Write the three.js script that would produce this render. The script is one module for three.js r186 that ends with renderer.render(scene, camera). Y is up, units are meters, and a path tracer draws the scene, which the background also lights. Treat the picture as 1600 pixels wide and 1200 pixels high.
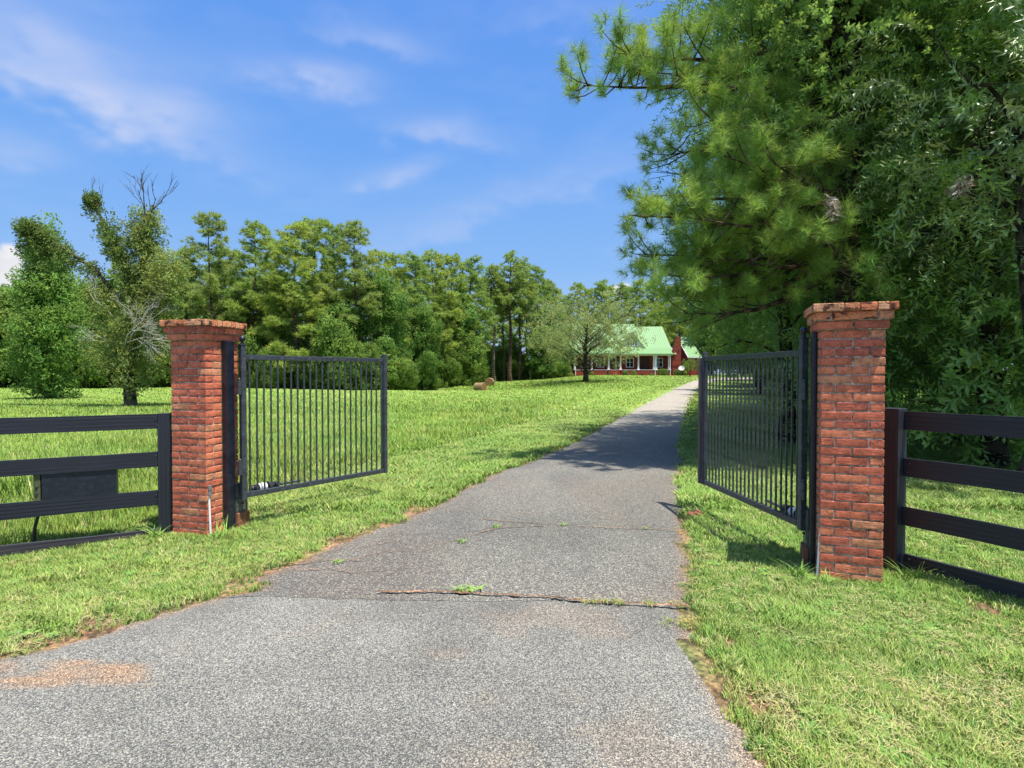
import * as THREE from 'three';
import { mergeGeometries } from 'three/addons/utils/BufferGeometryUtils.js';

// ---------------------------------------------------------------- camera, sky, sun, exposure
const EXPOSURE = 1.7;
const scene = new THREE.Scene();
const camera = new THREE.PerspectiveCamera(67.38, 4 / 3, 0.1, 1200);
camera.position.set(0, 1.56, 0);
camera.rotation.x = -Math.atan(17 / 900);
const SUN = new THREE.Vector3(0.222, 0.956, 0.19).normalize();
const sun = new THREE.DirectionalLight(new THREE.Color(1, 0.955, 0.87), 4.6);
sun.position.copy(SUN).multiplyScalar(150);
sun.castShadow = true;
sun.shadow.mapSize.set(4096, 4096);
Object.assign(sun.shadow.camera, { left: -70, right: 70, top: 110, bottom: -110, near: 1, far: 400 });
scene.add(sun, sun.target);

const V = (x, y, z) => new THREE.Vector3(x, y, z);
const lerp = THREE.MathUtils.lerp, clamp = THREE.MathUtils.clamp;
const sm = (a, b, x) => { const t = clamp((x - a) / (b - a), 0, 1); return t * t * (3 - 2 * t); };
function rng(seed) {
  let a = seed >>> 0;
  return () => { a = (a + 0x6d2b79f5) | 0; let t = Math.imul(a ^ (a >>> 15), 1 | a); t = (t + Math.imul(t ^ (t >>> 7), 61 | t)) ^ t; return ((t ^ (t >>> 14)) >>> 0) / 4294967296; };
}
const hash2 = (i, j) => { let h = Math.imul(i, 374761393) + Math.imul(j, 668265263); h = Math.imul(h ^ (h >>> 13), 1274126177); return ((h ^ (h >>> 16)) >>> 0) / 4294967296; };
function vn(x, y, per = 0) {                                    // value noise, periodic if per > 0
  let i = Math.floor(x), j = Math.floor(y); const u = x - i, v = y - j, s = u * u * (3 - 2 * u), t = v * v * (3 - 2 * v);
  const w = (k) => (per ? ((k % per) + per) % per : k);
  const i0 = w(i), i1 = w(i + 1), j0 = w(j), j1 = w(j + 1);
  return lerp(lerp(hash2(i0, j0), hash2(i1, j0), s), lerp(hash2(i0, j1), hash2(i1, j1), s), t);
}
function fbm(x, y, oct = 4, per = 0) { let a = 0.5, s = 0, n = 0; for (let k = 0; k < oct; k++) { s += a * vn(x, y, per); n += a; a *= 0.5; x = x * 2 + 17.3 * (per ? 0 : 1); y = y * 2 + 9.1 * (per ? 0 : 1); per *= 2; } return s / n; }

const pxDir = (u, v) => V((u - 800) / 900, (600 - v) / 900, -1).applyEuler(camera.rotation);
{
  const W = 2048, H = 1024, data = new Float32Array(W * H * 4);
  const stops = [[0, .50, .68, .90], [4, .42, .62, .92], [10, .265, .505, .92], [20, .16, .395, .90], [33, .112, .315, .85], [60, .09, .26, .78], [90, .08, .24, .75]];
  const ae = (u, v) => { const d = pxDir(u, v).normalize(); return [Math.atan2(d.x, -d.z), Math.asin(d.y)]; };
  // wisps: centre pixel, half length and half height in radians, tilt, strength
  const wisps = [[150, 165, .17, .055, -.22, .62], [215, 175, .1, .03, .12, .5], [20, 80, .2, .1, -.4, .22], [500, 124, .085, .02, .0, .55], [600, 70, .09, .022, -.12, .38], [700, 218, .085, .027, -.1, .5], [620, 275, .07, .017, .22, .5],
    [790, 330, .3, .045, .3, .3], [900, 40, .12, .03, 0, .2], [15, 250, .06, .025, 0, .4], [330, 110, .2, .03, .1, .14]].map(([u, v, a, b, t, s]) => [...ae(u, v), a, b, t, s]);
  const r = rng(5);
  for (let k = 0; k < 46; k++) { const az = 0.75 + r() * 4.8; wisps.push([az > Math.PI ? az - 2 * Math.PI : az, .12 + r() * .9, .08 + r() * .25, .02 + r() * .05, (r() - .5) * .6, .2 + r() * .45]); }
  const puffs = [[ -14, 428, .048, .036, 1], [16, 410, .026, .02, 1], [2, 452, .05, .022, 1], [964, 455, .019, .011, 1], [975, 450, .012, .008, .9]].map(([u, v, a, b, s]) => [...ae(u, v), a, b, s]);
  for (let k = 0; k < 14; k++) { const az = 1.1 + r() * 4.1, el = .09 + r() * .06; for (let q = 0; q < 4; q++) puffs.push([(az > Math.PI ? az - 2 * Math.PI : az) + (r() - .5) * .12, el + (r() - .5) * .03, .03 + r() * .05, .015 + r() * .025, 1]); }
  for (let j = 0; j < H; j++) {
    const el = ((j + .5) / H - .5) * Math.PI, deg = Math.max(0, el * 180 / Math.PI);
    let q = 0; while (q < stops.length - 2 && deg > stops[q + 1][0]) q++;
    const f = clamp((deg - stops[q][0]) / (stops[q + 1][0] - stops[q][0]), 0, 1);
    const base = [1, 2, 3].map((c) => lerp(stops[q][c], stops[q + 1][c], f));
    for (let i = 0; i < W; i++) {
      const round = ((i + .5) / W - .5) * 2 * Math.PI, x = Math.cos(round) * Math.cos(el), z = Math.sin(round) * Math.cos(el), y = Math.sin(el), az = Math.atan2(x, -z);
      let c = base, a = 0, p = 0;
      if (el > .01) {
        const n1 = fbm(az * 9 + 3, el * 26, 4), n2 = fbm(az * 30 + el * 20, el * 60 - az * 12, 4), n3 = fbm(az * 70, el * 90, 4);
        for (const w of wisps) {
          let dx = az - w[0]; const dy0 = el - w[1]; if (Math.abs(dx) > w[2] * 3.2 || Math.abs(dy0) > w[3] * 3 + w[2]) continue;
          const dy = dy0 - dx * w[4] + (n1 - .5) * w[3] * 2.2 + (n2 - .5) * w[3] * .9; dx += (n2 - .5) * .05;
          const e = Math.exp(-(dx * dx) / (w[2] * w[2]) - (dy < 0 ? dy * dy * 3.2 : dy * dy * .8) / (w[3] * w[3]));
          a = 1 - (1 - a) * (1 - w[5] * .8 * e * (.35 + 1.05 * n2));
        }
        a = clamp(a + .05 * sm(.42, .75, n1), 0, .85);
        let nearPuff = 0, hi = 0;
        for (const w of puffs) {
          const dx = (az - w[0]) / w[2], dy = (el - w[1]) / w[3]; if (Math.abs(dx) > 2 || Math.abs(dy) > 2) continue;
          const e = 1 - Math.sqrt(dx * dx + dy * dy) + (n3 - .5) * 1.1 + (n2 - .5) * .5; nearPuff = Math.max(nearPuff, sm(-.02, .3, e)); hi = Math.max(hi, clamp(.5 + dy * .5, 0, 1));
        }
        p = nearPuff;
        c = [lerp(base[0], .66, a), lerp(base[1], .72, a), lerp(base[2], .92, a)];
        if (p > 0) { const l = .72 + .2 * n3; c = [lerp(c[0], l, p), lerp(c[1], l * 1.01, p), lerp(c[2], l * 1.06, p)]; }
      }
      const gam = Math.acos(clamp(x * SUN.x + y * SUN.y + z * SUN.z, -1, 1)) * 180 / Math.PI, glow = el > 0 ? 5.0 * Math.exp(-gam / 7) + 1.5 * Math.exp(-gam / 15) : 0;   // bright haze round the sun, out of view, added as soft fill
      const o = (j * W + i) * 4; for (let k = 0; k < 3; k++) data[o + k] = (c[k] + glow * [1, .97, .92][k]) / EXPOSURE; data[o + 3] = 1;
    }
  }
  const t = new THREE.DataTexture(data, W, H, THREE.RGBAFormat, THREE.FloatType);
  t.mapping = THREE.EquirectangularReflectionMapping; t.magFilter = t.minFilter = THREE.LinearFilter; t.needsUpdate = true;
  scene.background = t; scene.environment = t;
}
const renderer = new THREE.WebGLRenderer({ antialias: true });
renderer.toneMapping = THREE.LinearToneMapping; renderer.toneMappingExposure = EXPOSURE;
renderer.shadowMap.enabled = true; renderer.shadowMap.type = THREE.PCFSoftShadowMap;

// ---------------------------------------------------------------- helpers: naming, objects, geometry
const used = {};
function numbered(n) { if (!(n in used)) { used[n] = 0; return n; } used[n]++; return n + '_' + String(used[n]).padStart(3, '0'); }
function tag(o, label, category, group, kind) { const u = {}; if (label) u.label = label; if (category) u.category = category; if (group) u.group = group; if (kind) u.kind = kind; o.userData = u; return o; }
function thing(name, pos, turn = 0) { const o = new THREE.Group(); o.name = numbered(name); o.position.set(...pos); o.rotation.y = turn; scene.add(o); return o; }
function part(name, geo, mat, parent = scene) {
  const m = new THREE.Mesh(Array.isArray(geo) ? merged(geo) : geo, mat); m.name = parent === scene ? numbered(name) : name; m.castShadow = m.receiveShadow = true; parent.add(m); return m;
}
function scatter(name, geo, mat, list, parent = scene, kind = 'stuff') {           // list of {m: Matrix4, c: [r,g,b]}
  const im = new THREE.InstancedMesh(geo, mat, list.length); const col = new THREE.Color();
  list.forEach((p, i) => { im.setMatrixAt(i, p.m); im.setColorAt(i, col.setRGB(p.c[0], p.c[1], p.c[2])); });
  im.name = parent === scene ? numbered(name) : name; im.castShadow = im.receiveShadow = true; if (kind) im.userData = { kind }; parent.add(im); return im;
}
function copyOf(o, name, pos, turn, scale) { const c = o.clone(); c.name = numbered(name); c.position.set(...pos); c.rotation.y = turn; if (scale) c.scale.set(...scale); c.userData = {}; scene.add(c); return c; }
function merged(list) {
  return list.length === 1 ? list[0] : mergeGeometries(list.map((g) => { g = g.index ? g.toNonIndexed() : g; for (const k of Object.keys(g.attributes)) if (!['position', 'normal', 'uv'].includes(k)) g.deleteAttribute(k); return g; }));
}
// box whose edges are chamfered; uv in metres; optional rough faces
function cbox(w, h, d, c = 0.004, rough = 0, seed = 1) {
  const g = new THREE.BoxGeometry(w, h, d, 3, 3, 3), p = g.attributes.position, r = rng(seed), jit = {};
  for (let i = 0; i < p.count; i++) {
    const q = [p.getX(i) / w, p.getY(i) / h, p.getZ(i) / d], s = [w, h, d];
    const ext = q.map((t) => Math.abs(Math.abs(t) - .5) < 1e-4);
    const cnt = ext.filter(Boolean).length;
    const o = q.map((t, k) => { const sg = Math.sign(t); return ext[k] ? sg * (s[k] / 2 - (cnt >= 2 ? c * .32 : 0)) : sg * (s[k] / 2 - c); });
    if (rough) { const key = o.map((t) => t.toFixed(4)).join(); jit[key] ??= [r() - .5, r() - .5, r() - .5]; for (let k = 0; k < 3; k++) o[k] += jit[key][k] * rough; }
    p.setXYZ(i, ...o);
  }
  g.computeVertexNormals(); return boxUV(g);
}
function boxUV(g, sc = 1, off = 0) {
  const p = g.attributes.position, n = g.attributes.normal, uv = new Float32Array(p.count * 2);
  for (let i = 0; i < p.count; i++) {
    const a = Math.abs(n.getX(i)), b = Math.abs(n.getY(i)), c = Math.abs(n.getZ(i)), x = p.getX(i), y = p.getY(i), z = p.getZ(i);
    if (b >= a && b >= c) { uv[i * 2] = x; uv[i * 2 + 1] = z; } else if (a >= c) { uv[i * 2] = z; uv[i * 2 + 1] = y; } else { uv[i * 2] = x; uv[i * 2 + 1] = y; }
    uv[i * 2] = uv[i * 2] * sc + off; uv[i * 2 + 1] = uv[i * 2 + 1] * sc + off * .37;
  }
  g.setAttribute('uv', new THREE.BufferAttribute(uv, 2)); return g;
}
const at = (g, x, y, z, ry = 0, rx = 0, rz = 0) => { const m = new THREE.Matrix4().makeRotationFromEuler(new THREE.Euler(rx, ry, rz, 'YXZ')); m.setPosition(x, y, z); return g.applyMatrix4(m); };
function turnUV(g) { const u = g.attributes.uv; for (let i = 0; i < u.count; i++) u.setXY(i, u.getY(i), u.getX(i)); return g; }
function tube(pts, radii, seg = 6, cap = true) {
  const n = pts.length, pos = [], uv = [], idx = []; let ref = V(0.31, 0.2, 0.93), len = 0;
  for (let i = 0; i < n; i++) {
    const t = (i < n - 1 ? pts[i + 1].clone().sub(pts[Math.max(0, i - 1)]) : pts[i].clone().sub(pts[i - 1])).normalize();
    if (i) len += pts[i].distanceTo(pts[i - 1]);
    let a = ref.clone().sub(t.clone().multiplyScalar(ref.dot(t))); if (a.lengthSq() < 1e-4) a = V(t.y, -t.x, .1).cross(t); a.normalize(); ref = a; const b = t.clone().cross(a);
    const R = Array.isArray(radii) ? radii[i] : radii;
    for (let k = 0; k <= seg; k++) { const th = k / seg * 2 * Math.PI, c = Math.cos(th) * R, s = Math.sin(th) * R; pos.push(pts[i].x + a.x * c + b.x * s, pts[i].y + a.y * c + b.y * s, pts[i].z + a.z * c + b.z * s); uv.push(k / seg * Math.max(1, Math.round(R * 6.3 / .5)) * .5, len); }
  }
  for (let i = 0; i < n - 1; i++) for (let k = 0; k < seg; k++) { const a = i * (seg + 1) + k, b = a + seg + 1; idx.push(a, a + 1, b, a + 1, b + 1, b); }
  if (cap) for (const i of [0, n - 1]) { const c0 = pos.length / 3; pos.push(pts[i].x, pts[i].y, pts[i].z); uv.push(0, 0); for (let k = 0; k < seg; k++) { const a = i * (seg + 1) + k; i ? idx.push(a, a + 1, c0) : idx.push(a + 1, a, c0); } }
  const g = new THREE.BufferGeometry(); g.setAttribute('position', new THREE.Float32BufferAttribute(pos, 3)); g.setAttribute('uv', new THREE.Float32BufferAttribute(uv, 2)); g.setIndex(idx); g.computeVertexNormals(); return g;
}
function triGeo(tris, uvs) {                                   // flat list of Vector3 triples
  const p = new Float32Array(tris.length * 3); tris.forEach((v, i) => v.toArray(p, i * 3));
  const g = new THREE.BufferGeometry(); g.setAttribute('position', new THREE.BufferAttribute(p, 3)); g.setAttribute('uv', new THREE.BufferAttribute(new Float32Array(tris.length * 2), 2)); g.computeVertexNormals(); return g;
}

// ---------------------------------------------------------------- textures and materials
function dataTex(size, fn, srgb = true, rep = 1) {
  const d = new Uint8Array(size * size * 4);
  for (let j = 0; j < size; j++) for (let i = 0; i < size; i++) { const c = fn(i / size, j / size, i, j), o = (j * size + i) * 4; for (let k = 0; k < 3; k++) d[o + k] = clamp(Math.round((c.length ? c[k] : c) * 255), 0, 255); d[o + 3] = 255; }
  const t = new THREE.DataTexture(d, size, size); t.wrapS = t.wrapT = THREE.RepeatWrapping; t.magFilter = THREE.LinearFilter; t.minFilter = THREE.LinearMipmapLinearFilter; t.generateMipmaps = true; if (srgb) t.colorSpace = THREE.SRGBColorSpace; t.repeat.set(rep, rep); t.needsUpdate = true; return t;
}
function aggregate(size, stones, rmin, rmax, lo, hi, bg, seed) {       // asphalt: stones in a dark binder, tiling
  const c = document.createElement('canvas'); c.width = c.height = size; const x = c.getContext('2d'), r = rng(seed);
  x.fillStyle = `rgb(${bg},${bg},${bg + 2})`; x.fillRect(0, 0, size, size);
  for (let k = 0; k < stones; k++) {
    const a = r() * size, b = r() * size, R = rmin + r() * r() * (rmax - rmin), g = lo + Math.pow(r(), 1.1) * (hi - lo), wm = r() * 16 - 4, pts = []; const th0 = r() * 7;
    for (let q = 0; q < 6; q++) pts.push([Math.cos(th0 + q * 1.047) * R * (.65 + r() * .5), Math.sin(th0 + q * 1.047) * R * (.65 + r() * .5)]);
    x.fillStyle = `rgb(${g + wm | 0},${g + wm * .5 | 0},${g - wm * .6 | 0})`;
    for (const ox of [0, size, -size]) for (const oy of [0, size, -size]) { if (a + ox < -R || a + ox > size + R || b + oy < -R || b + oy > size + R) continue; x.beginPath(); pts.forEach(([u, v], i) => (i ? x.lineTo(a + ox + u, b + oy + v) : x.moveTo(a + ox + u, b + oy + v))); x.fill(); }
  }
  const mk = (srgb) => { const t = new THREE.CanvasTexture(c); t.wrapS = t.wrapT = THREE.RepeatWrapping; if (srgb) t.colorSpace = THREE.SRGBColorSpace; return t; };
  return [mk(true), mk(false)];
}
const std = (o) => new THREE.MeshStandardMaterial(o);
const phys = (o) => new THREE.MeshPhysicalMaterial(o);
const rgb = (r, g, b) => new THREE.Color().setRGB(r, g, b);

const [agA, agAb] = aggregate(1024, 66000, 1.8, 4.4, 112, 194, 86, 3), [agB, agBb] = aggregate(1024, 80000, 1.1, 3.0, 108, 176, 84, 4);
for (const t of [agA, agAb]) t.repeat.set(1 / 1.25, 1 / 1.25);
for (const t of [agB, agBb]) t.repeat.set(1 / 2.7, 1 / 2.7);
const M = {};
M.apron = std({ map: agA, bumpMap: agAb, bumpScale: .002, roughness: .92, vertexColors: true });
M.drive = std({ map: agB, bumpMap: agBb, bumpScale: .0025, roughness: .92, vertexColors: true });
const soilT = dataTex(512, (u, v) => { const n = fbm(u * 8, v * 8, 5, 8), m = fbm(u * 64, v * 64, 2, 64), k = .62 + .5 * (n - .5) + .5 * (m - .5); return [k, k, k]; });
soilT.repeat.set(1 / 1.3, 1 / 1.3);
const soilB = soilT.clone(); soilB.colorSpace = THREE.NoColorSpace; soilB.needsUpdate = true;
M.ground = std({ map: soilT, bumpMap: soilB, bumpScale: .02, roughness: 1, vertexColors: true });
M.clay = std({ map: soilT, bumpMap: soilB, bumpScale: .008, roughness: 1, color: rgb(.62, .33, .16) });
const brickT = dataTex(512, (u, v) => { const n = fbm(u * 10, v * 10, 4, 10), m = fbm(u * 90, v * 90, 2, 90), s = vn(u * 150, v * 150, 150) > .9 ? .7 : 1, w = sm(.68, .8, fbm(u * 24 + 5, v * 24, 3, 24)); let k = (.9 + .4 * (n - .5) + .45 * (m - .5)) * s; return [lerp(k, .95, w * .35), lerp(k, .8, w * .35), lerp(k * .98, .72, w * .3)]; });
brickT.repeat.set(2.3, 2.3);
const brickB = dataTex(512, (u, v) => { const m = fbm(u * 60, v * 60, 3, 60), l = fbm(u * 6, v * 40, 3, 6), cr = 1 - Math.min(1, Math.abs(fbm(u * 12, v * 18, 3, 12) - .5) * 14); return [.5 + .5 * (m - .5) + .2 * (l - .5) - .45 * cr * sm(.5, .65, fbm(u * 5, v * 5, 2, 5)), 0, 0]; }, false);
brickB.repeat.set(2.3, 2.3);
const brickMat = (r, g, b) => std({ map: brickT, bumpMap: brickB, bumpScale: .0035, roughness: .9, color: rgb(r, g, b) });
M.bricks = [[.77, .205, .105], [.69, .17, .09], [.83, .25, .125], [.73, .19, .1], [.62, .155, .09], [.78, .31, .16], [.55, .28, .14]].map((c) => brickMat(...c));
const capT = dataTex(512, (u, v) => { const n = fbm(u * 9, v * 9, 4, 9), m = fbm(u * 70, v * 70, 2, 70), d = .75 * sm(.55, .72, fbm(u * 9 + 3, v * 9, 4, 9)); const k = .9 + .5 * (n - .5) + .5 * (m - .5); return [lerp(k, .2, d), lerp(k * .92, .19, d), lerp(k * .85, .18, d)]; });
capT.repeat.set(2.6, 2.6);
M.capBricks = [[.85, .38, .2], [.78, .3, .15], [.8, .44, .27]].map((c) => std({ map: capT, bumpMap: brickB, bumpScale: .006, roughness: .95, color: rgb(...c) }));
M.mortar = std({ map: soilT, bumpMap: soilB, bumpScale: .004, roughness: 1, color: rgb(1.2, .93, .74) });
const woodT = dataTex(512, (u, v) => { const g = fbm(u * 3, v * 60, 4, 3), st = sm(.62, .74, fbm(u * 6 + 2, v * 90, 3, 6)) * sm(.5, .68, fbm(u * 4, v * 9, 3, 4)), k = .54 + .28 * (g - .5); return [lerp(k * .95, .86, st), lerp(k * .98, .83, st), lerp(k * 1.12, .8, st)]; });
const woodB = dataTex(512, (u, v) => { const g = fbm(u * 3, v * 70, 4, 3); return [g, g, g]; }, false);
for (const t of [woodT, woodB]) t.repeat.set(.7, 1.4);
M.board = std({ map: woodT, bumpMap: woodB, bumpScale: .0012, roughness: .6, color: rgb(.05, .056, .07) });
M.boardOld = std({ map: woodT, bumpMap: woodB, bumpScale: .0015, roughness: .8, color: rgb(.15, .13, .12) });
M.brownWood = std({ map: woodT, bumpMap: woodB, bumpScale: .002, roughness: .75, color: rgb(.72, .46, .34) });
const ironT = dataTex(256, (u, v) => { const n = fbm(u * 12, v * 12, 4, 12), s = vn(u * 80, v * 80, 80) > .93 ? 1.6 : 1; const k = (.62 + .4 * (n - .5)) * s; return [k, k, k]; });
ironT.repeat.set(3, 3);
M.iron = std({ map: ironT, roughness: .38, metalness: 0, color: rgb(.14, .16, .185) });
M.ironNavy = std({ map: ironT, roughness: .36, color: rgb(.04, .048, .08) });
M.steel = std({ map: ironT, roughness: .5, metalness: .3, color: rgb(.3, .31, .3) });
M.black = std({ roughness: .5, color: rgb(.015, .015, .016) });
M.box = std({ map: ironT, roughness: .45, color: rgb(.03, .042, .07) });
M.olive = std({ map: ironT, roughness: .6, color: rgb(.2, .22, .08) });
M.pvc = std({ roughness: .45, color: rgb(.82, .82, .79) });
M.greyBox = std({ map: ironT, roughness: .5, color: rgb(.55, .57, .55) });
M.rust = std({ map: brickT, roughness: .9, color: rgb(.3, .12, .06) });
const barkT = dataTex(512, (u, v) => { const g = fbm(u * 18, v * 4, 4, 4), cr = sm(.42, .55, fbm(u * 22, v * 5.5, 3, 2)); const k = .3 + .5 * g * cr + .1 * cr; return [k, k * .93, k * .86]; });
const barkB = barkT.clone(); barkB.colorSpace = THREE.NoColorSpace; barkB.needsUpdate = true;
const bark = (r, g, b) => std({ map: barkT, bumpMap: barkB, bumpScale: .03, roughness: 1, color: rgb(r, g, b) });
M.barkPine = bark(.34, .24, .18); M.barkGrey = bark(.3, .27, .22); M.barkPale = bark(.75, .68, .58); M.barkDark = bark(.16, .13, .1);
M.bone = std({ map: barkT, roughness: .9, color: rgb(1.0, .96, .88) });
M.bone.map = null; M.bone.color.setRGB(.52, .49, .43);
// foliage: colour comes from each copy
const leafMat = (rough, tr, spec = 1) => phys({ roughness: rough, transmission: tr, thickness: 0, ior: 1.45, specularIntensity: spec, side: THREE.DoubleSide });
M.leaf = leafMat(.8, .55, .6); M.leafGloss = leafMat(.42, .4, 1); M.needle = leafMat(.8, .5, .5); M.grass = std({ roughness: .92, side: THREE.DoubleSide }); M.leafFar = leafMat(.95, .5, .12); M.needleFar = leafMat(.95, .5, .12);
M.grassSingle = M.grass.clone(); M.grassSingle.color.setRGB(.22, .37, .06);
M.grassDry = M.grass.clone(); M.grassDry.color.setRGB(.5, .46, .12);
M.web = phys({ roughness: .9, transmission: .4, thickness: 0, color: rgb(.55, .48, .4), side: THREE.DoubleSide });
M.deadLeaf = std({ roughness: .9, color: rgb(.2, .12, .07), side: THREE.DoubleSide });

// ---------------------------------------------------------------- terrain (Z is metres ahead of the camera, z = -Z)
const hill = (x, Z) => 1.1 * sm(45, 105, Z) * sm(-6, 16, x) - .85 * Math.exp(-(((x + 8) / 14) ** 2) - ((Z - 67) / 12) ** 2);
const roadL = [[-6, -9], [0, -7.6], [1.2, -6.6], [2.1, -4.7], [2.7, -3.5], [3.1, -2.78], [3.34, -2.58], [3.65, -2.33], [3.96, -2.13], [4.08, -1.86], [4.2, -1.84], [4.33, -1.94], [4.7, -1.73], [5.13, -1.61], [5.85, -1.31], [6.82, -.91], [8.48, -.38], [11.98, 1.07], [19.21, 3.42], [24.6, 5.05], [28.64, 6.37], [37.9, 9.5], [49.86, 13.5], [57, 16.2], [63.33, 18.7], [69.6, 21.3], [75.3, 23.9]];
const roadR = [[-6, 7], [0, 3.2], [1.2, 1.55], [1.8, 1.08], [2.25, .98], [2.41, .99], [2.92, 1.05], [3.55, 1.13], [4.02, 1.25], [5.23, 1.58], [7.1, 2.09], [8.92, 2.6], [11.98, 3.52], [17.1, 5.18], [24.62, 7.67], [37.94, 12.11], [49.8, 16.1], [57.02, 18.63], [63.3, 21.1], [69.65, 23.9], [75.3, 26.8]];
function poly(a, Z) { if (Z <= a[0][0]) return a[0][1]; for (let i = 1; i < a.length; i++) if (Z <= a[i][0]) { const t = (Z - a[i - 1][0]) / (a[i][0] - a[i - 1][0]); return lerp(a[i - 1][1], a[i][1], t); } return a[a.length - 1][1]; }
const rag = (Z, s) => (fbm(Z * 1.9 + s, s, 2) - .5) * .16 * sm(2.5, 4, Z) + (fbm(Z * 7 + s, s * 3, 3) - .5) * .1;
const xl = (Z) => poly(roadL, Z) + rag(Z, 11.3), xr = (Z) => poly(roadR, Z) + rag(Z, 40.7);
const PAD = [[24.1, 75.5], [26, 78.2], [30, 81.5], [36, 84], [52, 86], [52, 79], [38, 77.2], [31, 76.4], [26.6, 75.1]];
function inPoly(x, Z, P) { let c = false; for (let i = 0, j = P.length - 1; i < P.length; j = i++) if ((P[i][1] > Z) !== (P[j][1] > Z) && x < (P[j][0] - P[i][0]) * (Z - P[i][1]) / (P[j][1] - P[i][1]) + P[i][0]) c = !c; return c; }
const onRoad = (x, Z, m = 0) => (Z < 75.4 && Z > -6 && x > xl(Z) + m && x < xr(Z) - m) || (Z > 70 && inPoly(x, Z, PAD));
const ground = (x, Z) => hill(x, Z) + (fbm(x * .35, Z * .35, 2) - .5) * .05 * sm(2, 5, Math.abs(x)) - .07 * Math.exp(-(((x + 4.6) / 1.2) ** 2) - ((Z - 5) / 1.2) ** 2);
function axis(a, b, step, lo, hi, grow) { const l = []; for (let t = a; t <= b; t += step) l.push(t); let s = step, t = l[l.length - 1]; while (t < hi) { s *= grow; t += s; l.push(t); } s = step; t = a; while (t > lo) { s *= grow; t -= s; l.unshift(t); } return l; }
function sheet(X, Zs, h, color) {
  const nx = X.length, nz = Zs.length, pos = new Float32Array(nx * nz * 3), uv = new Float32Array(nx * nz * 2), col = new Float32Array(nx * nz * 3), idx = [];
  for (let j = 0; j < nz; j++) for (let i = 0; i < nx; i++) {
    const k = j * nx + i, x = X[i], Z = Zs[j]; pos.set([x, h(x, Z), -Z], k * 3); uv.set([x, Z], k * 2); col.set(color(x, Z), k * 3);
    if (i < nx - 1 && j < nz - 1) idx.push(k, k + 1, k + nx, k + 1, k + nx + 1, k + nx);
  }
  const g = new THREE.BufferGeometry(); g.setAttribute('position', new THREE.BufferAttribute(pos, 3)); g.setAttribute('uv', new THREE.BufferAttribute(uv, 2)); g.setAttribute('color', new THREE.BufferAttribute(col, 3)); g.setIndex(idx); g.computeVertexNormals(); return g;
}
const CLAYS = [[-2.62, 3.52, .28], [-2.0, 4.28, .2], [-1.85, 4.5, .18], [-1.55, 5.3, .25], [-1.05, 6.5, .22], [-1.3, 5.8, .2], [1.6, 5.6, .1], [2.05, 6.6, .14], [1.75, 6.3, .1], [1.2, 3.3, .12], [1.15, 2.6, .14], [.7, 10.9, .3], [2.6, 16.4, .4], [3.1, 3.7, .16], [-7.2, 7.5, .5], [-9.2, 8.3, .5]];
const clayAt = (x, Z) => { let c = 0; for (const [a, b, r] of CLAYS) { const d = Math.hypot(x - a, (Z - b) * .8) / r; if (d < 2) c = Math.max(c, sm(1.35, .45, d + (fbm(x * 6, Z * 6, 3) - .5) * 1.3)); } return c; };
const edgeDirt = (x, Z) => { const d = Math.min(Math.abs(x - xl(Z)), Math.abs(x - xr(Z))); return sm(.13 + .08 * sm(4, 9, Z), .01, d + (fbm(x * 5, Z * 5, 3) - .5) * .22); };
{
  const X = axis(-8, 9, .13, -420, 420, 1.085), Zs = axis(1.4, 14, .13, -70, 520, 1.075);
  part('ground', sheet(X, Zs, (x, Z) => ground(x, Z) - (onRoad(x, Z, .12) ? .04 : 0), (x, Z) => {
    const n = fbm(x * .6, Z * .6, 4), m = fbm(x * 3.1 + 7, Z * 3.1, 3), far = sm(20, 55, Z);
    let c = [lerp(.2, .26, n), lerp(.26, .34, m), lerp(.07, .085, n)];
    c = c.map((v, k) => lerp(v, [.30, .24, .13][k], sm(.55, .75, m) * .5 * (1 - far)));
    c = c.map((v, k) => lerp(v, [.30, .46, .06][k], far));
    const cl = Math.max(clayAt(x, Z), (Z < 30 ? edgeDirt(x, Z) : 0) * .75);
    return c.map((v, k) => lerp(v, [.62, .34, .17][k], cl));
  }), M.ground).userData = { kind: 'structure' };
}
// driveway: rough chip apron in front, smoother drive laid 12 mm proud of it behind a ragged seam
function roadSheet(Za, Zb, lift, nc, colour, endWig) {
  const Zs = []; for (let Z = Za; Z < Zb; Z += .045 + Math.max(0, Z - 4) * .014) Zs.push(Z); Zs.push(Zb);
  const pos = [], uv = [], col = [], idx = [], n = nc + 1;
  Zs.forEach((Z0, j) => {
    for (let i = 0; i <= nc; i++) {
      let f = i / nc, Z = Z0; if (endWig) Z += endWig(f) * sm(Za + 1.2, Za, Z0);
      const a = xl(Z), b = xr(Z), x = lerp(a, b, f), e = Math.min(f, 1 - f) * (b - a);
      pos.push(x, ground(x, Z) + lift + .0007 * Math.max(0, Z - 5) + .014 * sm(0, .3, e) + .012 * (fbm(x * .9, Z * .9, 2) - .5), -Z); uv.push(x, Z); col.push(...colour(x, Z, e));
      if (i < nc && j < Zs.length - 1) { const k = j * n + i; idx.push(k, k + 1, k + n, k + 1, k + n + 1, k + n); }
    }
  });
  const g = new THREE.BufferGeometry(); g.setAttribute('position', new THREE.Float32BufferAttribute(pos, 3)); g.setAttribute('uv', new THREE.Float32BufferAttribute(uv, 2)); g.setAttribute('color', new THREE.Float32BufferAttribute(col, 3)); g.setIndex(idx); g.computeVertexNormals(); return g;
}
const tintTo = (c, t, k) => c.map((v, i) => lerp(v, t[i], k));
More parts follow.
